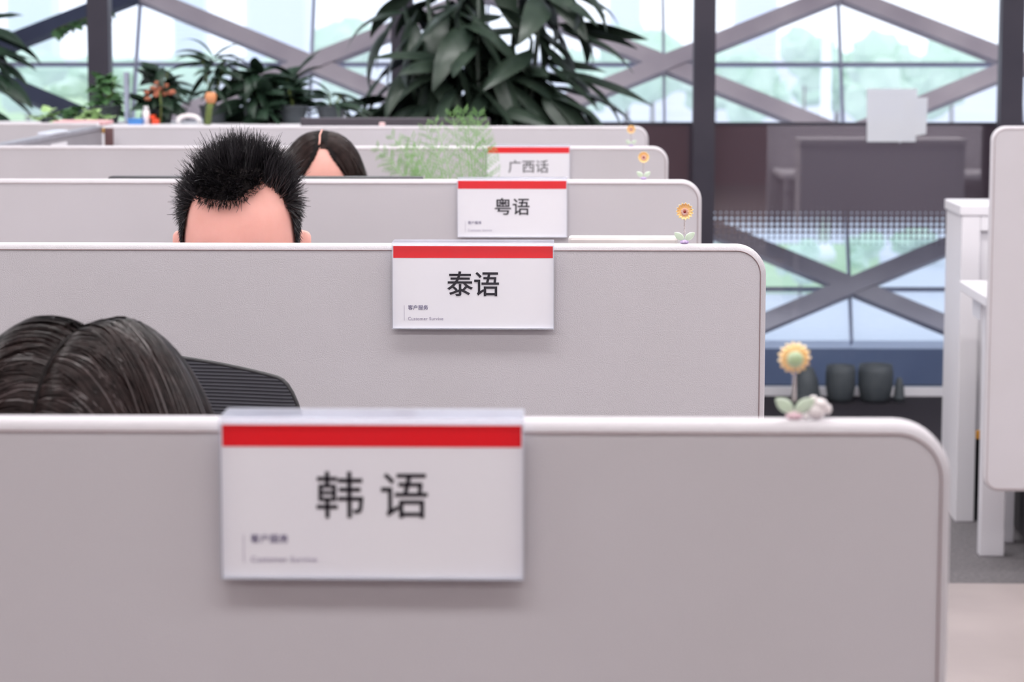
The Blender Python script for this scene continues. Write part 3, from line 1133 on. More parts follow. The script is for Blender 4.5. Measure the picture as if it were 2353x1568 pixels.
def person(label, H, pitch, radii, hipY, shirt, base_z=0.0, yaw=0.0, female=False):
    """H: centre of the skull; the figure sits facing the camera, hands on the desk"""
    X = H[0]
    t = thing('person', (X, hipY, 0.0), label, 'person')
    O = Vector((X, hipY, 0.0))
    H = Vector(H) - O
    Rm = (Matrix.Rotation(yaw, 3, 'Z') @ Matrix.Rotation(pitch, 3, 'X'))
    sh = 0.155 if female else 0.18
    rx, ry, rz = radii
    L = lambda x, y, z: H + Rm @ Vector((x, y, z))
    mb = MB()
    mb.ball(H, radii, 32, 24, Rm)
    mb.ball(L(0, -0.030, -0.055), (0.064, 0.062, 0.085), 24, 18, Rm)
    mb.ball(L(0, -0.045, -0.105), (0.046, 0.045, 0.032), 20, 14, Rm)
    mb.capsule(L(0, -0.088, -0.03), L(0, -0.104, -0.066), 0.008, 0.013)
    mb.ball(L(0, -0.084, -0.090), (0.024, 0.012, 0.008), 14, 8, Rm)
    mb.ball(L(0, -0.080, -0.103), (0.021, 0.012, 0.008), 14, 8, Rm)
    for s_ in (-1, 1):
        mb.ball(L(s_ * 0.034, -0.080, -0.018), (0.024, 0.012, 0.008), 14, 8, Rm)
        mb.ball(L(s_ * (rx + 0.006), 0.012, -0.034), (0.011, 0.018, 0.033), 14, 12, Rm @ Matrix.Rotation(R(s_ * 14), 3, 'Y'))
    skull_base = L(0, 0.035, -0.085)
    N_ = Vector((0, H.y + 0.135, H.z - 0.185))
    mb.capsule(skull_base, N_, 0.052, 0.058)
    hip = Vector((0, -0.02, 0.555))
    # trunk
    chest = N_ * 0.62 + hip * 0.38 + Vector((0, 0.015, 0))
    mb.capsule(N_ + Vector((0, 0.02, -0.06)), chest, 0.085, 0.105, 18)
    for s_ in (-1, 1):
        mb.capsule(Vector((s_ * 0.06, N_.y + 0.03, N_.z - 0.1)), Vector((s_ * 0.055, chest.y, chest.z)), 0.085, 0.10, 16)
        mb.capsule(Vector((s_ * 0.055, chest.y, chest.z)), hip + Vector((s_ * 0.06, 0, 0.02)), 0.10, 0.105, 16)
    arms = []
    for s_ in (-1, 1):
        S_ = N_ + Vector((s_ * sh, 0.02, -0.055))
        E_ = Vector((s_ * (sh + 0.05), S_.y - 0.06 - 0.05, 0.80))
        Wr = Vector((s_ * 0.12, E_.y - 0.215, 0.765))
        mb.capsule(N_ + Vector((0, 0.015, -0.03)), S_, 0.055, 0.055)
        mb.capsule(S_, E_, 0.050, 0.038)
        mb.capsule(E_, Wr, 0.037, 0.026)
        palm = Wr + Vector((-s_ * 0.01, -0.075, -0.010))
        mb.capsule(Wr, palm, 0.024, 0.020)
        mb.capsule(Wr + Vector((s_ * 0.012, -0.03, -0.003)), palm + Vector((s_ * 0.026, 0.0, 0)), 0.018, 0.015)
        mb.capsule(Wr + Vector((-s_ * 0.012, -0.03, -0.003)), palm + Vector((-s_ * 0.026, 0.0, 0)), 0.018, 0.015)
        for k, (fx, fl) in enumerate(((-0.030, 0.066), (-0.010, 0.076), (0.011, 0.070), (0.031, 0.054))):
            p0 = palm + Vector((s_ * fx, -0.012, 0.002))
            p1 = p0 + Vector((s_ * fx * 0.15, -fl * 0.5, 0.008))
            p2 = p1 + Vector((0, -fl * 0.32, -0.010))
            p3 = p2 + Vector((0, -fl * 0.18, -0.012))
            mb.capsule(p0, p1, 0.0092, 0.0085, 10)
            mb.capsule(p1, p2, 0.0085, 0.0078, 10)
            mb.capsule(p2, p3, 0.0078, 0.007, 10)
        q0 = Wr + Vector((-s_ * 0.022, -0.025, -0.004))
        q1 = q0 + Vector((-s_ * 0.026, -0.030, -0.002))
        q2 = q1 + Vector((-s_ * 0.006, -0.030, -0.004))
        mb.capsule(q0, q1, 0.014, 0.0105, 10)
        mb.capsule(q1, q2, 0.0105, 0.0085, 10)
        arms.append((S_, E_, Wr))
        Kn = Vector((s_ * 0.12, -0.44, 0.53))
        An = Vector((s_ * 0.12, -0.40, 0.10))
        hp = hip + Vector((s_ * 0.085, -0.02, 0))
        mb.capsule(hp, Kn, 0.085, 0.058, 16)
        mb.capsule(Kn, An, 0.055, 0.038, 16)
        mb.capsule(An + Vector((0, 0.03, -0.055)), An + Vector((0, -0.14, -0.065)), 0.035, 0.028)
    me = eval_remesh(mb.mesh('body'), 0.0058, 5, 'body')
    me.materials.append(M['skin'])
    link_mesh('body', me, t)
    # clothes follow the body
    cb = MB()
    cb.capsule(N_ + Vector((0, 0.02, -0.065)), chest, 0.098, 0.118, 18)
    for s_ in (-1, 1):
        cb.capsule(Vector((s_ * 0.06, N_.y + 0.03, N_.z - 0.1)), Vector((s_ * 0.055, chest.y, chest.z)), 0.098, 0.113, 16)
        cb.capsule(Vector((s_ * 0.055, chest.y, chest.z)), hip + Vector((s_ * 0.06, 0, 0.02)), 0.113, 0.118, 16)
    for (S_, E_, Wr) in arms:
        cb.capsule(N_ + Vector((0, 0.02, -0.055)), S_, 0.062, 0.064)
        cb.capsule(S_, E_, 0.062, 0.050)
        cb.capsule(E_, E_.lerp(Wr, 0.8), 0.049, 0.040)
    cm = eval_remesh(cb.mesh('shirt'), 0.009, 6, 'shirt')
    cm.materials.append(M[shirt])
    link_mesh('shirt', cm, t)
    tb = MB()
    for s_ in (-1, 1):
        Kn = Vector((s_ * 0.12, -0.44, 0.53))
        An = Vector((s_ * 0.12, -0.40, 0.10))
        hp = hip + Vector((s_ * 0.085, -0.02, -0.005))
        tb.capsule(hp, Kn, 0.094, 0.068, 16)
        tb.capsule(Kn, An.lerp(Kn, 0.06), 0.065, 0.052, 16)
    tm = eval_remesh(tb.mesh('trousers'), 0.010, 6, 'trousers')
    tm.materials.append(M['trousers'])
    link_mesh('trousers', tm, t)
    for s_ in (-1, 1):
        An = Vector((s_ * 0.12, -0.40, 0.10))
        MB().box(An.x - 0.045, An.x + 0.045, An.y - 0.19, An.y + 0.08, 0.0, 0.085, bev=0.03).build('shoe', 'shoe', t)
        e = L(s_ * 0.031, -0.082, -0.032)
        ey = MB().ball(e, 0.0115, 14, 10).build('eye', 'eye', t)
        MB().ball(e + Rm @ Vector((0, -0.0088, -0.001)), (0.0052, 0.0034, 0.0052), 12, 8, Rm).build('iris', 'hair_black', ey)
    return t, O, H, Rm


def ribbons(paths, nrm, width, name, m, parent, taper=True):
    """paths (n,k,3) as thin flat strands lying along the surface"""
    n, k, _ = paths.shape
    tan = np.gradient(paths, axis=1)
    tan /= np.linalg.norm(tan, axis=2, keepdims=True) + 1e-9
    side = np.cross(tan, nrm)
    side /= np.linalg.norm(side, axis=2, keepdims=True) + 1e-9
    w = np.asarray(width).reshape(-1, 1, 1) * np.ones((n, k, 1))
    if taper:
        w = w * np.clip(np.linspace(1.15, 0.15, k), 0, 1).reshape(1, k, 1) ** 0.6
    A = paths - side * w / 2
    B = paths + side * w / 2
    V = np.stack([A, B], axis=2).reshape(-1, 3)
    i = np.arange(n)[:, None] * (2 * k) + np.arange(k - 1)[None, :] * 2
    F = np.stack([i, i + 1, i + 3, i + 2], axis=2).reshape(-1, 4)
    me = bpy.data.meshes.new(name)
    me.vertices.add(len(V))
    me.vertices.foreach_set('co', V.astype(np.float32).ravel())
    me.loops.add(F.size)
    me.loops.foreach_set('vertex_index', F.astype(np.int32).ravel())
    me.polygons.add(len(F))
    me.polygons.foreach_set('loop_start', np.arange(0, F.size, 4, dtype=np.int32))
    me.polygons.foreach_set('loop_total', np.full(len(F), 4, dtype=np.int32))
    me.polygons.foreach_set('use_smooth', np.ones(len(F), dtype=bool))
    me.update(calc_edges=True)
    me.materials.append(M[m])
    return link_mesh(name, me, parent)


def norm(a):
    return a / (np.linalg.norm(a, axis=-1, keepdims=True) + 1e-9)


def hairline_interp(pts):
    xs = [p[0] for p in pts]
    ys = [p[1] for p in pts]
    return lambda x: np.interp(x, xs, ys)


def proj_np(P):
    v = (P - np.array([0, 0, CAMZ])) @ np.array(CAMM)
    return CX + FPX * v[:, 0] / -v[:, 2], CY - FPX * v[:, 1] / -v[:, 2]


# ---- the short-haired man
manH = Vector(((551 - 1298.5) / FPX * 3.45 - 0.0, 3.45, 1.137))
RAD_M = (0.0805, 0.098, 0.100)
t_man, Om, Hm, Rmm = person('man with short spiky black hair, forehead showing above the 泰语 screen', manH, R(9), RAD_M, 3.96, 'shirt_white')
make_chair('black mesh office chair the short-haired man sits on', manH.x, 4.16, 1.02)
HL = hairline_interp([(380, 640), (417, 640), (421, 556), (425, 520), (436, 478), (446, 456), (470, 466), (505, 474), (545, 470), (575, 450), (604, 428), (630, 440), (650, 462), (664, 490), (672, 520), (677, 556), (682, 640), (730, 640)])


def man_hair():
    Rn = np.array(Rmm)
    Hn = np.array(Hm)
    On = np.array(Om)
    n0 = 42000
    d = norm(rng.normal(size=(n0, 3)))
    rad = np.array(RAD_M)
    P = d * rad
    Nl = norm(d / rad)
    W = P @ Rn.T + Hn
    Nw = Nl @ Rn.T
    px, py = proj_np(W + On)
    front = d[:, 1] < 0.25
    keep = np.where(front, py < HL(px) + rng.normal(0, 3, n0), True) & (P[:, 2] > -0.075)
    keep &= ~((np.abs(d[:, 0]) > 0.8) & (P[:, 2] < -0.062) & (d[:, 1] < 0.1))
    idx = np.where(keep)[0][:15000]
    W, Nw, P, d = W[idx], Nw[idx], P[idx], d[idx]
    px, py = px[idx], py[idx]
    n = len(W)
    up = np.clip((P[:, 2] - 0.015) / 0.06, 0, 1)            # 1 on the top of the head
    fr = np.clip(-d[:, 1], 0, 1)
    # direction: stand up on the top, lie down on the sides, sweep up at the front
    cl = rng.normal(size=(260, 3)) * 0.34
    cpos = W[rng.integers(0, n, 260)]
    nearest = np.array([np.argmin(((cpos - w) ** 2).sum(1)) for w in W])
    z = np.array([0, 0, 1.0])
    W = W + (Nw * np.array([0.0045, 0.001, 0.0])) * (1 - up)[:, None]
    dirs = Nw * (0.27 + 0.58 * up)[:, None] + z * (0.75 * up - 0.9 * (1 - up))[:, None] + cl[nearest] * (0.10 + 0.75 * up)[:, None] + rng.normal(size=(n, 3)) * 0.09
    dirs = dirs + np.array([0, -0.35, 0.1]) * (fr * up)[:, None]
    fringe = ((np.abs(px - 530) < 75) & (py > 395) & (d[:, 1] < 0)).astype(float)
    dirs = dirs * (1 - 0.55 * fringe)[:, None] + np.array([0.0, -0.45, -0.42]) * fringe[:, None]
    dirs = norm(dirs)
    ln = 0.0105 + 0.0235 * up + rng.normal(0, 0.0035, n) * (0.3 + up)
    ln = np.clip(ln + 0.004 * np.exp(-((px - 600) / 60.0) ** 2) * up, 0.005, 0.046)
    ln = ln * (1 - 0.35 * fringe)
    k = 6
    ts = np.linspace(0, 1, k)
    bend = rng.normal(size=(n, 3)) * 0.12
    paths = W[:, None, :] - Nw[:, None, :] * 0.002 + dirs[:, None, :] * (ln[:, None] * ts[None, :])[:, :, None] + bend[:, None, :] * (ln[:, None] * ts[None, :] ** 2)[:, :, None]
    # push strands outside the skull
    loc = (paths - Hn) @ Rn
    q = np.linalg.norm(loc / rad, axis=2, keepdims=True)
    loc = np.where(q < 1.004, loc / q * 1.004, loc)
    paths = loc @ Rn.T + Hn
    nr = norm(np.cross(np.gradient(paths, axis=1), rng.normal(size=(n, 1, 3)) + np.zeros((1, k, 1))))
    hb = ribbons(paths, nr, rng.uniform(0.0007, 0.0014, n), 'hair', 'hair_black', t_man)
    # dark base under the strands
    mb = MB()
    nu, nv = 120, 60
    vs = []
    for i in range(nv + 1):
        th = math.pi * i / nv
        for j in range(nu):
            a = 2 * math.pi * j / nu
            vs.append((math.sin(th) * math.cos(a), math.sin(th) * math.sin(a), math.cos(th)))
    D = np.array(vs)
    Wp = (D * rad * np.array([1.045, 1.016, 1.016])) @ Rn.T + Hn
    qx, qy = proj_np(Wp + On)
    ok = np.where(D[:, 1] < 0.25, qy < HL(qx) - 7, True) & (D[:, 2] * rad[2] > -0.07)
    ok &= ~((np.abs(D[:, 0]) > 0.8) & (D[:, 2] * rad[2] < -0.06) & (D[:, 1] < 0.1))
    fs = []
    for i in range(nv):
        for j in range(nu):
            f = (i * nu + j, (i + 1) * nu + j, (i + 1) * nu + (j + 1) % nu, i * nu + (j + 1) % nu)
            if all(ok[v] for v in f):
                fs.append(f)
    mb._add([tuple(p) for p in Wp], fs, True)
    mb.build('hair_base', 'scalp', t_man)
    # eyebrows
    for s_ in (-1, 1):
        pts = []
        for k_ in range(9):
            f = k_ / 8
            v = Vector((s_ * (0.016 + 0.038 * f), -0.1, -0.009 + 0.006 * math.sin(f * 2.4)))
            u = Vector((v.x / RAD_M[0], 0, v.z / RAD_M[2]))
            v.y = -RAD_M[1] * math.sqrt(max(0.05, 1 - u.x ** 2 - u.z ** 2)) - 0.001
            pts.append(Hm + Rmm @ v)
        MB().tube(pts, [0.0018 + 0.0018 * math.sin(math.pi * min(1, .25 + k_ / 10)) for k_ in range(9)], 6).build('eyebrow', 'hair_black', t_man)


man_hair()


def flow_hair(root, d0, seed_n, Rn, Hn, rad, shell, K, ds, grav, parent, width, m, ramp=0.22, pick=None):
    """strands start at root (local), follow d0, cling to the skull and fall under gravity"""
    n = len(root)
    g = np.array([0, 0, -1.0]) @ Rn
    p = root.copy()
    v = norm(d0)
    out = np.zeros((n, K, 3))
    nr = np.zeros((n, K, 3))
    for k in range(K):
        s_ = 1.0 + (shell - 1.0) * min(1.0, k / (K * ramp)) ** 0.6
        r_ = rad[None, :] * s_[:, None]
        q = np.linalg.norm(p / r_, axis=1, keepdims=True)
        nl = norm(p / r_ ** 2)
        inside = (q < 1.06)
        p = np.where(q < 1.0, p / q, p)
        out[:, k] = p
        nr[:, k] = nl
        v = v + g[None, :] * grav
        vn = (v * nl).sum(1, keepdims=True)
        v = np.where(inside & (vn < 0), v - nl * vn, v)
        v = np.where(inside & (vn > 0) & (k < K * 0.3), v - nl * vn, v)
        v = norm(v)
        p = p + v * ds
    W = out @ Rn.T + Hn
    NW = nr @ Rn.T
    if pick is None:
        return ribbons(W, NW, width, 'hair', m, parent)
    ob = ribbons(W, NW, width, 'hair', m[0], parent)
    ob.data.materials.append(M[m[1]])
    ob.data.polygons.foreach_set('material_index', np.repeat(pick.astype(np.int32), K - 1))
    return ob


def base_shell(rad, sc, Rn, Hn, parent, cut):
    mb = MB()
    nu, nv = 180, 110
    D, fs = [], []
    for i in range(nv + 1):
        th = math.pi * i / nv
        for j in range(nu):
            a = 2 * math.pi * j / nu
            D.append((math.sin(th) * math.cos(a), math.sin(th) * math.sin(a), math.cos(th)))
    D = np.array(D)
    ok = cut(D)
    Wp = (D * rad * sc) @ Rn.T + Hn
    for i in range(nv):
        for j in range(nu):
            f = (i * nu + j, (i + 1) * nu + j, (i + 1) * nu + (j + 1) % nu, i * nu + (j + 1) % nu)
            if all(ok[v] for v in f):
                fs.append(f)
    mb._add([tuple(p) for p in Wp], fs, True)
    return mb.build('hair_base', 'scalp', parent)


# ---- person with the centre parting
wbX = (742 - 1298.5) / FPX * 5.0
RAD_B = (0.077, 0.092, 0.098)
t_wb, Ob, Hb, Rb = person('person with long dark hair in a centre parting, behind the 粤语 screen', (wbX, 5.0, 1.121), R(8), RAD_B, 5.42, 'shirt_grey', female=True)
make_chair('black mesh office chair of the person with the centre parting', wbX, 5.62, 1.00)
n = 5200
ph = rng.uniform(R(-40), R(150), n)                      # along the parting, front to nape
s_ = np.where(rng.random(n) < 0.5, -1.0, 1.0)
lat = s_ * (0.03 + rng.random(n) ** 2 * 0.5)
# ph measured from the top: negative to the front (-y)
dirs = np.stack([np.sin(lat), np.cos(lat) * np.sin(ph), np.cos(lat) * np.cos(ph)], 1)
root = dirs * np.array(RAD_B)
d0 = np.stack([s_ * 1.0, 0.55 * np.clip(-ph + 0.1, 0, 1.2) + 0.08 * rng.normal(size=n), 0.05 * np.ones(n)], 1)
# the two curtains framing the forehead
VB = hairline_interp([(640, 470), (694, 412), (706, 396), (724, 366), (742, 328), (760, 364), (780, 390), (802, 414), (850, 470)])
VB_ = lambda x: np.where((x > 690) & (x < 806), VB(x), 640)
cd = norm(rng.normal(size=(16000, 3)) - np.array([0, 1.0, 0]))
cw = (cd * np.array(RAD_B)) @ np.array(Rb).T + np.array(Hb)
cpx, cpy = proj_np(cw + np.array(Ob))
ck = (cpy < VB_(cpx) - 4) & (cd[:, 1] < 0.1) & (cd[:, 2] > -0.7)
cd, cx_ = cd[ck][:4200], cpx[ck][:4200]
cs = np.where(cx_ > 743, 1.0, -1.0)
root = np.concatenate([root, cd * np.array(RAD_B)])
d0 = np.concatenate([d0, np.stack([cs * 0.62, np.full(len(cd), 0.12), np.full(len(cd), -0.55)], 1) + rng.normal(size=(len(cd), 3)) * 0.05])
flow_hair(root, d0, 0, np.array(Rb), np.array(Hb), np.array(RAD_B), rng.uniform(1.02, 1.12, len(root)), 24, 0.0155, 0.20, t_wb, rng.uniform(0.0015, 0.003, len(root)), 'hair_brown')


def cut_b(D):
    W = (D * np.array(RAD_B)) @ np.array(Rb).T + np.array(Hb)
    qx, qy = proj_np(W + np.array(Ob))
    return np.where(D[:, 1] < 0.1, qy < VB_(qx) - 1, True) & (D[:, 2] > -0.6)


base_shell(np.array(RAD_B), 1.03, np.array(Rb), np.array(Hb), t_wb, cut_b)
pl_ = []
for k in range(14):
    a_ = R(-36) + k / 13 * R(52)
    pl_.append(Hb + Rb @ Vector((0.0006 * math.sin(k), RAD_B[1] * 1.034 * math.sin(a_), RAD_B[2] * 1.034 * math.cos(a_))))
MB().tube(pl_, 0.0016, 5).build('parting', 'skin', t_wb)

# ---- the person bent over the nearest desk
waX = (160 - 1298.5) / FPX * 2.1
RAD_A = (0.088, 0.100, 0.100)
t_wa, Oa, Ha, Ra = person('person bent forward with glossy dark hair, behind the nearest screen at left', (waX, 2.12, 1.046), R(30), RAD_A, 2.46, 'shirt_blue', yaw=R(-14), female=True)
make_chair('black mesh office chair behind the bent-over person, ribbed backrest showing', waX - 0.0928, 2.66, 1.062)
n = 15000
s_ = np.where(rng.random(n) < 0.42, -1.0, 1.0)
ph = rng.uniform(R(-62), R(70), n)
lat = s_ * (0.003 + rng.random(n) ** 2.4 * 0.25)
dirs = np.stack([np.sin(lat), np.cos(lat) * np.sin(ph), np.cos(lat) * np.cos(ph)], 1)
# whorl at the crown: a fan of strands going back and sideways
cn = 3500
ca = rng.uniform(R(-20), R(200), cn)
cr = rng.uniform(0.02, 0.16, cn)
cdir = np.stack([np.cos(ca) * cr, np.full(cn, np.sin(R(72))), np.cos(R(72)) - np.sin(ca) * cr], 1)
cd0 = np.stack([np.cos(ca), 0.2 * np.ones(cn), -np.sin(ca)], 1)
root = np.concatenate([norm(dirs), norm(cdir)]) * np.array(RAD_A)
clump = rng.normal(size=(90,)) * 0.20
ci = (np.digitize(ph, np.linspace(R(-62), R(70), 44)) * 2 + (s_ > 0)) % 90
d0 = np.stack([s_, -0.15 + clump[ci] + 0.10 * rng.normal(size=n) - 0.5 * np.clip(-ph - 0.3, 0, 1), 0.45 * np.ones(n)], 1)
d0 = np.concatenate([d0, cd0])
nn = len(root)
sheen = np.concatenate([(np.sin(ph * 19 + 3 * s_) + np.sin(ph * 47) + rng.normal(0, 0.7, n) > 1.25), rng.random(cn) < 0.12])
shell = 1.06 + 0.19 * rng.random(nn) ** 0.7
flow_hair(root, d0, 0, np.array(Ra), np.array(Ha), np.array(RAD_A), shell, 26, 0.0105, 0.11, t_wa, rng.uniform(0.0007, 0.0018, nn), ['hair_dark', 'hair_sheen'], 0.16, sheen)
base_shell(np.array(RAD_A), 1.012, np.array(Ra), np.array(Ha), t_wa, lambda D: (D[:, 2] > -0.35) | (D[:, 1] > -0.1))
# loose flyaway hairs
nf = 260
fd = norm(rng.normal(size=(nf, 3)) * np.array([1, 0.8, 0.3]) + np.array([0, 0.2, 0.9]))
fl0 = norm(np.cross(fd, rng.normal(size=(nf, 3)))) + fd * 0.25
kk = 10
ts = np.linspace(0, 1, kk)
ln = rng.uniform(0.02, 0.07, nf)
Pf = (fd * np.array(RAD_A) * 1.10)[:, None, :] + fl0[:, None, :] * (ln[:, None] * ts[None, :])[:, :, None] - fd[:, None, :] * (ln[:, None] * 0.5 * ts[None, :] ** 2)[:, :, None]
Wf = Pf @ np.array(Ra).T + np.array(Ha)
fo = ribbons(Wf, norm(np.repeat((fd @ np.array(Ra).T)[:, None, :], kk, 1) + 0.3), np.full(nf, 0.00022), 'flyaway_hair', 'hair_dark', t_wa)

# ------------------------------------------------------------------ left bay: divider, neighbours
dv = thing('bay_divider', (XL, ROWS[3] + TH, 0.24), 'low grey divider with aluminium top rail running back at the left', 'partition')
L_ = ROWS[4] - ROWS[3] - TH
MB().box(-0.012, 0.012, 0.0, L_, 0.0, ZS - 0.24 - 0.012).build('panel', mat('divider_grey', S(150, 146, 152), 0.5, 0.4, noise=(6, S(144, 140, 147), 2)), dv)
MB().box(-0.016, 0.016, 0.0, L_, ZS - 0.24 - 0.012, ZS - 0.24, bev=0.002).build('top_rail', 'aluminium', dv)
MB().box(-0.02, -0.012, 0.02, 0.06, -0.24, 0.2).build('foot', 'aluminium', dv)
MB().box(-0.02, -0.012, L_ - 0.06, L_ - 0.02, -0.24, 0.2).build('foot', 'aluminium', dv)
# white plate on the divider, white clip on its rail
yq = 6.62
plq = tag(MB().box(XL + 0.0122, XL + 0.016, yq, yq + 0.20, ZS - 0.16, ZS - 0.025).build('name_plate', 'white'), 'small white plate on the grey divider at the left', 'sign')
clq = tag(MB().box(XL - 0.02, XL + 0.02, yq - 0.02, yq + 0.20, ZS + 0.0005, ZS + 0.008, bev=0.001).build('acrylic_clip', 'acrylic_edge'), 'pale clear clip lying over the rail of the grey divider', 'clip')
# screen of the next bay
desk_screen(-3.1, XL - 0.03, 7.52, ZB, ZS + 0.004, 0.038, ('tl', 'bl'), 'grey desk screen of the neighbouring bay at the far left')
desk(-3.05, XL - 0.06, 7.52 + TH + 0.001, 7.985, 0.725, 'white desk of the neighbouring bay at the far left', 'white desks behind the screens')

# items at the top of the farthest screen, on shelves of the storage unit behind
su = thing('storage_unit', (-2.35, 8.02, 0), 'low pale storage unit behind the farthest screens, carrying plants and small things', 'cabinet')
SUZ = at(330, 286, 8.1).z
SUW = at(840, 286, 8.1).x + 2.35
MB().box(0, SUW, 0, 0.42, 0.05, SUZ - 0.02).build('body', 'white', su)
MB().box(-0.01, SUW + 0.01, -0.01, 0.43, SUZ - 0.02, SUZ, bev=0.003).build('worktop', 'white', su)
MB().box(0.03, SUW - 0.03, 0.03, 0.39, 0.0, 0.05).build('plinth', 'dgrey', su)
for k in range(3):
    MB().box(0.012 + k * SUW / 3, -0.012 + (k + 1) * SUW / 3, -0.018, -0.0005, 0.06, SUZ - 0.03, bev=0.003).build('door', 'white', su)

YI = 8.14


def item_at(px, y=YI):
    p = at(px, 286, y)
    return (p.x, y, SUZ)


a = item_at(291)
pa = at(290, 166, YI)
ac = thing('acrylic_divider', a, 'upright grey-edged acrylic sheet standing edge-on at left', 'divider')
MB().box(-0.007, 0.007, 0.0, 0.03, 0.004, pa.z - SUZ).build('sheet', mat('acrylic_edge_grey', S(150, 156, 174), 0.3, 0.5, noise=(5, S(160, 166, 184), 1)), ac)
MB().box(-0.03, 0.03, -0.02, 0.05, 0.0, 0.004).build('foot', 'aluminium', ac)

a = item_at(336)
bt = thing('bottle', a, 'small white bottle standing beside the blue box', 'bottle')
bh = at(337, 244, YI).z - SUZ
MB().lathe([(0.011, 0), (0.0125, 0.003), (0.0125, bh * 0.7), (0.009, bh * 0.78)], 18).build('body', 'pearl', bt)
MB().lathe([(0.009, bh * 0.78), (0.009, bh * 0.97), (0.007, bh)], 18).build('cap', 'pot_white', bt)
a, b = item_at(294, YI - 0.05), item_at(326, YI - 0.05)
bb = thing('plastic_tray', a, 'shallow blue plastic box on the unit at left', 'box')
wq = b[0] - a[0]
MB().box(0, wq, 0, 0.06, 0, 0.014, bev=0.003).build('box', 'blue_box', bb)
MB().box(-0.002, wq + 0.002, -0.002, 0.062, 0.014, 0.019, bev=0.002).build('lid', 'blue_box', bb)
a = item_at(358)
oc = thing('stapler', a, 'small orange-red desk tool beside the white bottle', 'tool')
MB().box(-0.011, 0.011, -0.02, 0.02, 0, 0.018, bev=0.004).build('body', 'orange', oc)
MB().box(-0.016, -0.002, -0.02, 0.02, 0.018, 0.030, bev=0.003).build('handle', 'orange', oc)
# white curved band (headset / cable loop)
a = item_at(434)
hs = thing('headband', a, 'white curved band lying right of the orange tool', 'headset')
MB().tube([(0.036 * math.cos(R(x)), 0.0, 0.008 + 0.020 * math.sin(R(x)) ** 0.8) for x in range(4, 180, 8)], 0.008, 8).build('band', 'pearl', hs)
MB().ball((0.035, 0, 0.012), (0.009, 0.014, 0.012), 14, 10).build('ear_pad', 'pot_white', hs)
MB().ball((-0.035, 0, 0.012), (0.009, 0.014, 0.012), 14, 10).build('ear_pad', 'pot_white', hs)
a = at(118, 292, 7.60)
pf = thing('folder_stack', (a.x, 7.60, ZS + 0.004), 'flat pink and white folders lying at the far left', 'folder')
fw = (at(236, 292, 7.6).x - a.x)
pf.location = (a.x, 7.62, 0.725)
zf = at(150, 279, 7.62).z - 0.725
MB().box(0, fw, 0, 0.16, zf - 0.012, zf, bev=0.001).build('folder', 'pink_folder', pf)
MB().box(0.002, fw - 0.003, 0.002, 0.16, zf - 0.024, zf - 0.0125, bev=0.001).build('folder', 'paper', pf)
MB().box(0.01, fw - 0.01, 0.01, 0.15, 0, zf - 0.0245).build('tray', 'pot_white', pf)
a = at(878, 280, ROWS[4] + 0.012)
eb = tag(MB().box(-0.009, 0.009, -0.006, 0.006, 0, 0.011, bev=0.003).build('eraser', 'pinkpearl', None, (a.x, ROWS[4] + 0.014, ZS)), 'tiny pale pink block on the farthest screen', 'eraser')

# ------------------------------------------------------------------ plants
def leaf_mesh(name, L, W, droop, fold, m, nu=10, nv=4, wave=0.0, tip=1.0, vein=True):
    """leaf along +x from the origin, bending down; cheap, with a raised midrib of its own colour"""
    vs, fs = [], []
    for i in range(nu + 1):
        f = i / nu
        ang = droop * f
        x = L * (math.sin(ang) / droop if abs(droop) > 1e-3 else f)
        z = -L * ((1 - math.cos(ang)) / droop if abs(droop) > 1e-3 else 0)
        w = W / 2 * (math.sin(math.pi * f ** 0.78) ** 0.85) * (1 - 0.25 * f) + 0.0006
        for j in range(-nv // 2, nv // 2 + 1):
            g = j / (nv / 2)
            vs.append((x, w * g, z - fold * abs(g) * w + wave * math.sin(f * 11 + j) * w + (0.0015 if j == 0 else 0)))
    c = nv + 1
    for i in range(nu):
        for j in range(nv):
            fs.append((i * c + j, (i + 1) * c + j, (i + 1) * c + j + 1, i * c + j + 1))
    me = bpy.data.meshes.new(name)
    me.from_pydata(vs, [], fs)
    me.polygons.foreach_set('use_smooth', [True] * len(fs))
    me.materials.append(M[m])
    if vein:
        me.materials.append(M['leaf_vein'])
    me.update()
    return me


def aim(o, base, azim, pitch_, roll, sc_):
    o.location = base
    o.rotation_mode = 'XYZ'
    mt = Matrix.Rotation(azim, 4, 'Z') @ Matrix.Rotation(-pitch_, 4, 'Y') @ Matrix.Rotation(roll, 4, 'X')
    o.rotation_euler = mt.to_euler('XYZ')
    o.scale = (sc_, sc_, sc_)


def pot_parts(t, r, h, m='pot'):
    MB().lathe([(r * 0.74, 0), (r * 0.78, 0.01), (r * 0.97, h * 0.9), (r * 1.03, h * 0.91), (r * 1.03, h), (r * 0.94, h), (r * 0.9, h * 0.86)], 28).build('pot', m, t)
    MB().lathe([(r * 0.9, h * 0.82), (r * 0.5, h * 0.86)], 20).build('soil', 'soil', t)


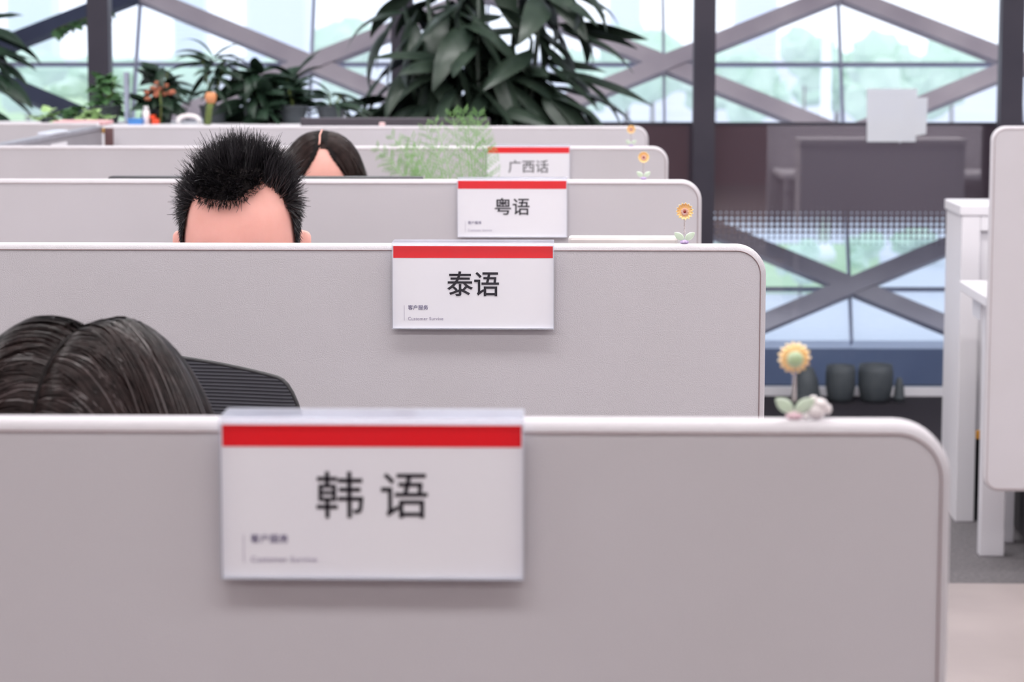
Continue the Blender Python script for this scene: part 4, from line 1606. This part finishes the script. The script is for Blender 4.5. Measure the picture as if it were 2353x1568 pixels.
# the big drooping plant on the floor behind the farthest screen
pc = at(1112, 150, 8.75)
big = thing('potted_plant', (pc.x - 0.02, 8.75, 0), 'big dark plant with long drooping leaves by the window', 'plant')
pot_parts(big, 0.17, 0.36)
LV = [leaf_mesh('leaf', 0.29, 0.092, d_, f_, 'leaf_dark', 12, 4, 0.03) for d_, f_ in ((0.9, 0.35), (1.25, 0.2), (0.6, 0.5), (1.6, 0.3))]
rp = random.Random(21)
stems = [((k_ - 4) * 0.052 + rp.uniform(-0.02, 0.02), rp.uniform(-0.10, 0.10), rp.uniform(1.35, 1.95) - 0.9 * abs(k_ - 4) * 0.052) for k_ in range(9)]
for (sx, sy, sz) in stems:
    MB().tube([(sx * 0.4, sy * 0.4, 0.3), (sx * 0.8, sy * 0.8, 0.3 + (sz - 0.3) * 0.5), (sx * 1.2, sy * 1.1, sz)], [0.013, 0.011, 0.007], 7).build('stem', 'leaf_dark', big)
cnt = 0
for k in range(288):
    (sx, sy, sz) = stems[k % 9]
    f = rp.uniform(0.0, 1.0)
    bz = 1.0 + (sz - 1.0) * f
    az = rp.uniform(0, 2 * math.pi)
    if rp.random() < 0.45:
        az = rp.choice([rp.gauss(0, 0.5), rp.gauss(math.pi, 0.5)])
    out_ = 0.05 + 0.13 * (1 - f) * rp.random()
    o = link_mesh('leaf', LV[k % 4], big)
    base = Vector((sx * 1.1 + out_ * math.cos(az), sy + 0.6 * out_ * math.sin(az), bz))
    aim(o, base, az, rp.uniform(-0.95, 0.25) + 0.3 * (f - 0.5), rp.uniform(-0.6, 0.6), rp.uniform(0.75, 1.2))

# windowsill plants at the left
LB = {
    'broad': [leaf_mesh('leaf', 0.13, 0.055, d_, 0.3, 'leaf_deep', 8, 4, 0.03) for d_ in (0.7, 1.2)],
    'small': [leaf_mesh('leaf', 0.05, 0.034, d_, 0.25, 'leaf_mid', 6, 2) for d_ in (0.5, 1.0)],
    'light': [leaf_mesh('leaf', 0.045, 0.036, d_, 0.2, 'leaf_light', 6, 2) for d_ in (0.3, 0.8)],
    'strap': [leaf_mesh('leaf', 0.17, 0.022, d_, 0.4, 'leaf_deep', 9, 2) for d_ in (1.0, 1.6)],
    'large': [leaf_mesh('leaf', 0.30, 0.11, d_, 0.3, 'leaf_deep', 10, 4, 0.03) for d_ in (0.6, 1.1)],
}


def bush(px, ytop, wpx, kind, nleaf, label, seed, y=8.24, potw=0.05, poth=0.06, zbase=None, potm='pot', low=0.15, elev=(-0.4, 0.8)):
    r_ = random.Random(seed)
    c = at(px, ytop, y)
    zb = SUZ if zbase is None else zbase
    t = thing('potted_plant', (c.x, y, zb), label, 'plant')
    pot_parts(t, potw, poth, potm)
    H_ = c.z - zb
    hw = wpx / FPX * y / 2
    for k in range(max(3, nleaf // 10)):
        a = r_.uniform(0, 6.28)
        q = hw * r_.uniform(0.1, 0.6)
        MB().tube([(0, 0, poth * 0.8), (q * 0.4 * math.cos(a), q * 0.4 * math.sin(a), H_ * 0.5), (q * math.cos(a), q * math.sin(a), H_ * r_.uniform(0.75, 0.95))], [0.004, 0.003, 0.002], 5).build('stem', 'stalk', t)
    me = LB[kind]
    ll = {'broad': 0.13, 'small': 0.05, 'light': 0.045, 'strap': 0.17, 'large': 0.3}[kind]
    for k in range(nleaf):
        a = r_.uniform(0, 6.28)
        f = r_.random() ** 0.8
        zz = H_ * (low + (0.97 - low) * f)
        q = max(0.0, hw * r_.random() ** 0.5 * math.sin(math.pi * (0.25 + 0.6 * f)) - ll * 0.45)
        o = link_mesh('leaf', me[k % 2], t)
        aim(o, (q * math.cos(a), q * math.sin(a) * 0.8, zz), a, r_.uniform(*elev), r_.uniform(-0.7, 0.7), r_.uniform(0.7, 1.15))
    return t


bush(243, 172, 78, 'small', 85, 'mid green small-leaved bush in front of the left dark column', 3)
bush(365, 150, 105, 'broad', 46, 'dark bushy plant with a dry brown patch, behind the white bottle', 4)
bush(490, 125, 125, 'strap', 34, 'spiky strap-leaved plant rising right of the brown-patched one', 5, elev=(-0.2, 1.2), low=0.45)
bush(590, 165, 190, 'broad', 75, 'wide dark leafy plant left of the arching one', 6)
bush(640, 178, 130, 'broad', 66, 'dense dark plant between the wide leafy one and the brace crossing', 26, y=8.36)
bush(672, 168, 90, 'broad', 14, 'plant with few upright dark leaves before the brace crossing', 16, elev=(0.3, 1.2), low=0.4)
bush(760, 205, 130, 'strap', 16, 'low arching plant at the left of the big drooping plant', 7, low=0.3, elev=(-0.1, 0.9))
bush(110, 256, 60, 'light', 22, 'small pale green plant at the far left on the unit', 8, y=8.20, potw=0.03, poth=0.02)
bush(210, 258, 110, 'light', 36, 'spreading pale green plant in front of the left column', 9, y=8.12, potw=0.035, poth=0.02)
bush(170, 246, 70, 'small', 26, 'small mid green plant between the two pale green ones', 10, y=8.22, potw=0.03, poth=0.02)
# brown bracts and orange bud
p = at(367, 208, 8.16)
mbk = MB()
rb = random.Random(5)
for k in range(16):
    mbk.ball((rb.gauss(0, 0.018), rb.gauss(0, 0.008), rb.gauss(0, 0.012)), (0.012, 0.008, 0.008), 8, 6)
br = thing('dried_flower', (p.x, 8.16, SUZ), 'dry brown flower cluster in front of the dark bushy plant', 'flower')
o = mbk.build('flower_head', 'bract', br, (0, 0, p.z - SUZ))
MB().tube([(0, 0, 0), (0.004, 0, (p.z - SUZ) * 0.5), (0, 0, p.z - SUZ)], 0.003, 6).build('stem', 'stalk', br)
p = at(484, 212, 8.06)
bd = thing('budding_stalk', (p.x, 8.06, SUZ), 'thick olive stalk with an orange bud on top', 'plant')
h = p.z - SUZ
MB().tube([(-0.012, 0, 0), (-0.006, 0, h * 0.45), (0.0, 0, h * 0.72)], [0.011, 0.011, 0.012], 10).build('stalk', 'stalk', bd)
MB().lathe([(0.012, h * 0.66), (0.018, h * 0.76), (0.02, h * 0.9), (0.013, h)], 14).build('bud', 'bud', bd)

# tall plant at the left edge, floor standing, and a vine on the brace
tl = at(-62, 70, 8.75)
lp = thing('potted_plant', (tl.x, 8.75, 0), 'tall plant with very large dark leaves cut by the left edge', 'plant')
pot_parts(lp, 0.15, 0.32)
rl = random.Random(31)
for k in range(34):
    a = rl.uniform(-0.9, 0.9) if k % 3 else rl.uniform(0, 6.28)
    z = rl.uniform(1.0, 1.5)
    if k % 4 == 0:
        MB().tube([(0, 0, 0.28), (0.03 * math.cos(a), 0.03 * math.sin(a), z * 0.7), (0.06 * math.cos(a), 0.05 * math.sin(a), z)], [0.01, 0.008, 0.005], 6).build('stem', 'stalk', lp)
    o = link_mesh('leaf', LB['large'][k % 2], lp)
    aim(o, (0.05 * math.cos(a), 0.05 * math.sin(a), z), a, rl.uniform(-0.7, 0.35), rl.uniform(-0.5, 0.5), rl.uniform(0.5, 0.85))
vt = fac(255, 20, -0.16)
vine = thing('climbing_vine', tuple(vt), 'small-leaved vine hanging on the dark brace at top left', 'plant')
pv = [(fac(x, y, -0.16) - vt) for x, y in ((255, 20), (215, 34), (180, 48), (150, 58), (120, 72))]
MB().tube(pv, 0.003, 6).build('stem', 'stalk', vine)
rv = random.Random(8)
for k in range(34):
    q = rv.random() * 3.99
    i = int(q)
    b_ = pv[i].lerp(pv[i + 1], q - i)
    o = link_mesh('leaf', LB['small'][k % 2], vine)
    aim(o, b_, rv.uniform(0, 6.28), rv.uniform(-1.2, 0.2), rv.uniform(-0.5, 0.5), rv.uniform(0.7, 1.3))

# asparagus fern on the desk between the 粤语 and 广西话 screens
fc = at(985, 330, 5.62)
fern = thing('fern', (at(1000, 330, 5.62).x + 0.02, 5.25, 0.725), 'feathery light green fern before the 广西话 screen', 'plant')
# pot stands on the desk top behind the 粤语 screen
dk_end = ROWS[2] + TH + 0.60
fern.location = (at(1096, 330, 5.05).x, dk_end - 0.10, 0.725)
FO = Vector(fern.location)
pot_parts(fern, 0.05, 0.085, 'pot_white')
rf = random.Random(12)
ends = [(1065, 262), (1040, 268), (1098, 268), (1110, 300), (905, 318), (925, 330), (890, 360), (905, 385), (935, 372), (960, 395), (980, 300), (1000, 345), (1075, 290), (950, 345), (870, 345), (1000, 285), (1118, 335), (948, 325)]
for (ex, ey) in ends:
    yend = FO.y + rf.uniform(-0.08, 0.22)
    e = at(ex, ey, yend) - FO
    s0 = Vector((rf.uniform(-0.015, 0.015), rf.uniform(-0.015, 0.015), 0.075))
    mid = s0.lerp(e, 0.5) + Vector((0, 0, 0.10))
    pts = []
    for k in range(15):
        f = k / 14
        pts.append(s0 * (1 - f) ** 2 + mid * 2 * f * (1 - f) + e * f * f)
    mb = MB().tube(pts, [0.0013 * (1 - 0.6 * k / 14) for k in range(15)], 4)
    for k in range(4, 15):
        for q in range(2):
            for s_ in (-1, 1):
                tdir = (pts[min(k + 1, 14)] - pts[k - 1]).normalized()
                sd = tdir.cross(Vector((0, 1, 0.2))).normalized() * s_
                ln_ = 0.040 * math.sin(math.pi * min(1, 0.15 + 0.85 * (k - 3) / 12)) + 0.008
                b0 = pts[k] + tdir * 0.006 * q
                tip_ = b0 + (sd * 0.75 + tdir * 0.65 + Vector((0, rf.uniform(-0.4, 0.4), rf.uniform(-0.15, 0.15)))).normalized() * ln_
                mb.tube([b0, tip_], [0.0004, 0.00016], 3, False)
                for w_ in range(1, 6):
                    c_ = b0.lerp(tip_, w_ / 6)
                    for s2 in (-1, 1):
                        mb.tube([c_, c_ + (tdir * 0.7 + sd * 0.3 + Vector((0, rf.uniform(-.6, .6), s2 * 0.8))).normalized() * 0.0065], [0.0004, 0.00015], 3, False)
    mb.build('frond', 'leaf_fern', fern)

# ------------------------------------------------------------------ right-hand workstation
RY = 6.22
xs = at(2270, 700, RY).x
zt, zb = at(2300, 290, RY).z, at(2320, 1131, RY).z
desk_screen(xs, xs + 1.7, RY, zb, zt, 0.038, ('tl', 'bl'), 'tall pale desk screen at the right edge of the view')
rd_z = 0.735
d0_ = onz(2204, 645, rd_z)
dk = thing('desk', (at(2222, 650, 6.3).x, RY + TH, 0), 'white desk behind the tall screen at the right edge', 'desk')
dx0 = d0_.x
yb_ = d0_.y
ox = dk.location.x
dd = yb_ - (RY + TH)
MB().box(dx0 - ox, dx0 - ox + 1.65, 0.001, dd, rd_z - 0.028, rd_z, bev=0.003).build('desktop', 'white', dk)
lg0, lg1 = onz(2251, 1279, 0), onz(2307, 1279, 0)
MB().box(lg0.x - ox, lg1.x - ox, lg0.y - (RY + TH), lg0.y - (RY + TH) + 0.045, 0, rd_z - 0.029, bev=0.003).build('leg', 'whitemetal', dk)
MB().box(lg0.x - ox + 0.06, lg1.x - ox + 0.06, dd - 0.08, dd - 0.035, 0, rd_z - 0.029, bev=0.003).build('leg', 'whitemetal', dk)
MB().box(lg0.x - ox - 0.005, lg0.x - ox + 0.03, lg0.y - (RY + TH) + 0.046, dd - 0.081, rd_z - 0.09, rd_z - 0.029).build('side_rail', 'whitemetal', dk)
MB().box(lg1.x - ox, 1.6 + dx0 - ox, 0.05, 0.08, rd_z - 0.09, rd_z - 0.029).build('rail', 'whitemetal', dk)
for ly in (0.03, dd - 0.08):
    MB().box(dx0 - ox + 1.57, dx0 - ox + 1.62, ly, ly + 0.045, 0, rd_z - 0.029, bev=0.003).build('leg', 'whitemetal', dk)
bp_ = at(2248, 1000, lg0.y + 0.05)
MB().box(-0.006, 0.006, 0, 0.012, -0.012, 0.012, bev=0.002).build('brass_hook', 'brass', dk, (bp_.x - ox, bp_.y - (RY + TH), bp_.z))

c0 = onz(2190, 1199, 0)
cy0 = c0.y
cz = at(2214, 472, cy0).z
cxl = at(2204, 800, cy0).x
cb_ = thing('cabinet', (cxl, cy0, 0), 'tall white cabinet with a recessed door behind the right-hand desk', 'cabinet')
CW, CD = 0.80, 0.29
MB().box(0, CW, 0.03, CD, 0.0, cz - 0.03).build('body', 'white', cb_)
MB().box(-0.006, CW + 0.006, -0.004, CD + 0.004, cz - 0.03, cz, bev=0.003).build('top_board', 'white', cb_)
MB().box(0, 0.054, 0.0, 0.0295, 0.0, cz - 0.031, bev=0.002).build('stile', 'white', cb_)
MB().box(CW - 0.054, CW, 0.0, 0.0295, 0.0, cz - 0.031, bev=0.002).build('stile', 'white', cb_)
MB().box(0.0545, CW - 0.0545, 0.0, 0.0295, cz - 0.075, cz - 0.031, bev=0.002).build('rail', 'white', cb_)
dr = MB().box(0.055, CW - 0.055, 0.018, 0.0295, 0.25, cz - 0.078, bev=0.002).build('door', 'white', cb_)
MB().box(CW - 0.10, CW - 0.09, 0.005, 0.018, 0.5, 0.62, bev=0.002).build('handle', 'aluminium', dr)

MB().box(0.055, CW - 0.055, 0.022, 0.0295, 0.0, 0.245).build('shade_panel', 'black', cb_)  # flat black panel painting the shade of the gap below the door
pdx = at(2318, 1170, 6.95).x
pd = thing('pedestal', (pdx, 6.62, 0), 'black drawer pedestal in the shade under the right-hand desk', 'cabinet')
MB().box(0, 0.42, 0, 0.40, 0.03, 0.58, bev=0.006).build('body', 'black', pd)
for k in range(3):
    f = MB().box(0.01, 0.41, 0.401, 0.415, 0.05 + k * 0.175, 0.05 + k * 0.175 + 0.165, bev=0.003).build('drawer', 'black', pd)
    MB().box(0.15, 0.27, 0.416, 0.424, 0.15 + k * 0.175, 0.16 + k * 0.175).build('handle', 'aluminium', f)
for (wx, wy) in ((0.04, 0.04), (0.38, 0.04), (0.04, 0.36), (0.38, 0.36)):
    MB().lathe([(0.014, -0.008), (0.0155, 0), (0.014, 0.008)], 12, (wx, wy, 0.0155), Matrix.Rotation(R(90), 3, 'X')).build('caster', 'dgrey', pd)

# papers taped on the inner glass
pg = BY - 0.002


def paper(pts, label, y):
    P = [at(x, yy, y) for x, yy in pts]
    o0 = P[0]
    mb = MB().prism([(p.x - o0.x, p.z - o0.z) for p in P], 0.0, 0.0012)
    ob = mb.build('paper_sheet', 'bluepaper', None, (o0.x, y, o0.z))
    tag(ob, label, 'paper')
    return ob


paper([(1992, 326), (1992, 204), (2108, 204), (2108, 232), (2104, 326)], 'left white paper sheet of the two hanging at the window beside the cabinet', BY - 0.008)
paper([(2066, 329), (2080, 226), (2132, 224), (2128, 308), (2096, 314)], 'right white paper sheet, partly over the left one, at the window', BY - 0.010)

# dark planters on the floor by the window
PL = [(1852, 842, 66, 905, 'cone'), (1931, 840, 70, 908, 'round'), (2011, 838, 82, 908, 'round'), (2066, 868, 26, 905, 'cone')]
PLAB = ['dark tapering planter partly hidden by the nearest sunflower', 'dark round planter on the floor by the window, left of a larger one', 'largest dark round planter on the floor by the window', 'small dark cone-shaped pot right of the round planters']
for (px, yt, wpx, yb2, kind), lab in zip(PL, PLAB):
    g = onz(px, yb2, 0)
    yy = min(g.y, 9.50)
    c = at(px, yb2, yy)
    r_ = wpx / FPX * yy / 2
    h_ = at(px, yt, yy).z
    t = thing('planter', (c.x, yy, 0), lab, 'planter', 'dark planters by the window')
    if kind == 'round':
        MB().lathe([(r_ * 0.72, 0), (r_ * 0.85, h_ * 0.12), (r_, h_ * 0.45), (r_ * 1.0, h_ * 0.8), (r_ * 0.93, h_), (r_ * 0.84, h_), (r_ * 0.84, h_ * 0.85)], 28).build('pot', 'pot', t)
        MB().lathe([(r_ * 0.84, h_ * 0.8), (r_ * 0.4, h_ * 0.86)], 20).build('soil', 'soil', t)
    else:
        MB().lathe([(r_ * 0.95, 0), (r_, h_ * 0.2), (r_ * 0.8, h_ * 0.65), (r_ * 0.5, h_ * 0.95), (r_ * 0.3, h_)], 24).build('pot', 'pot', t)
        MB().lathe([(r_ * 1.02, h_ * 0.10), (r_ * 1.04, h_ * 0.16), (r_ * 1.02, h_ * 0.22)], 24).build('rim', 'pot', t)
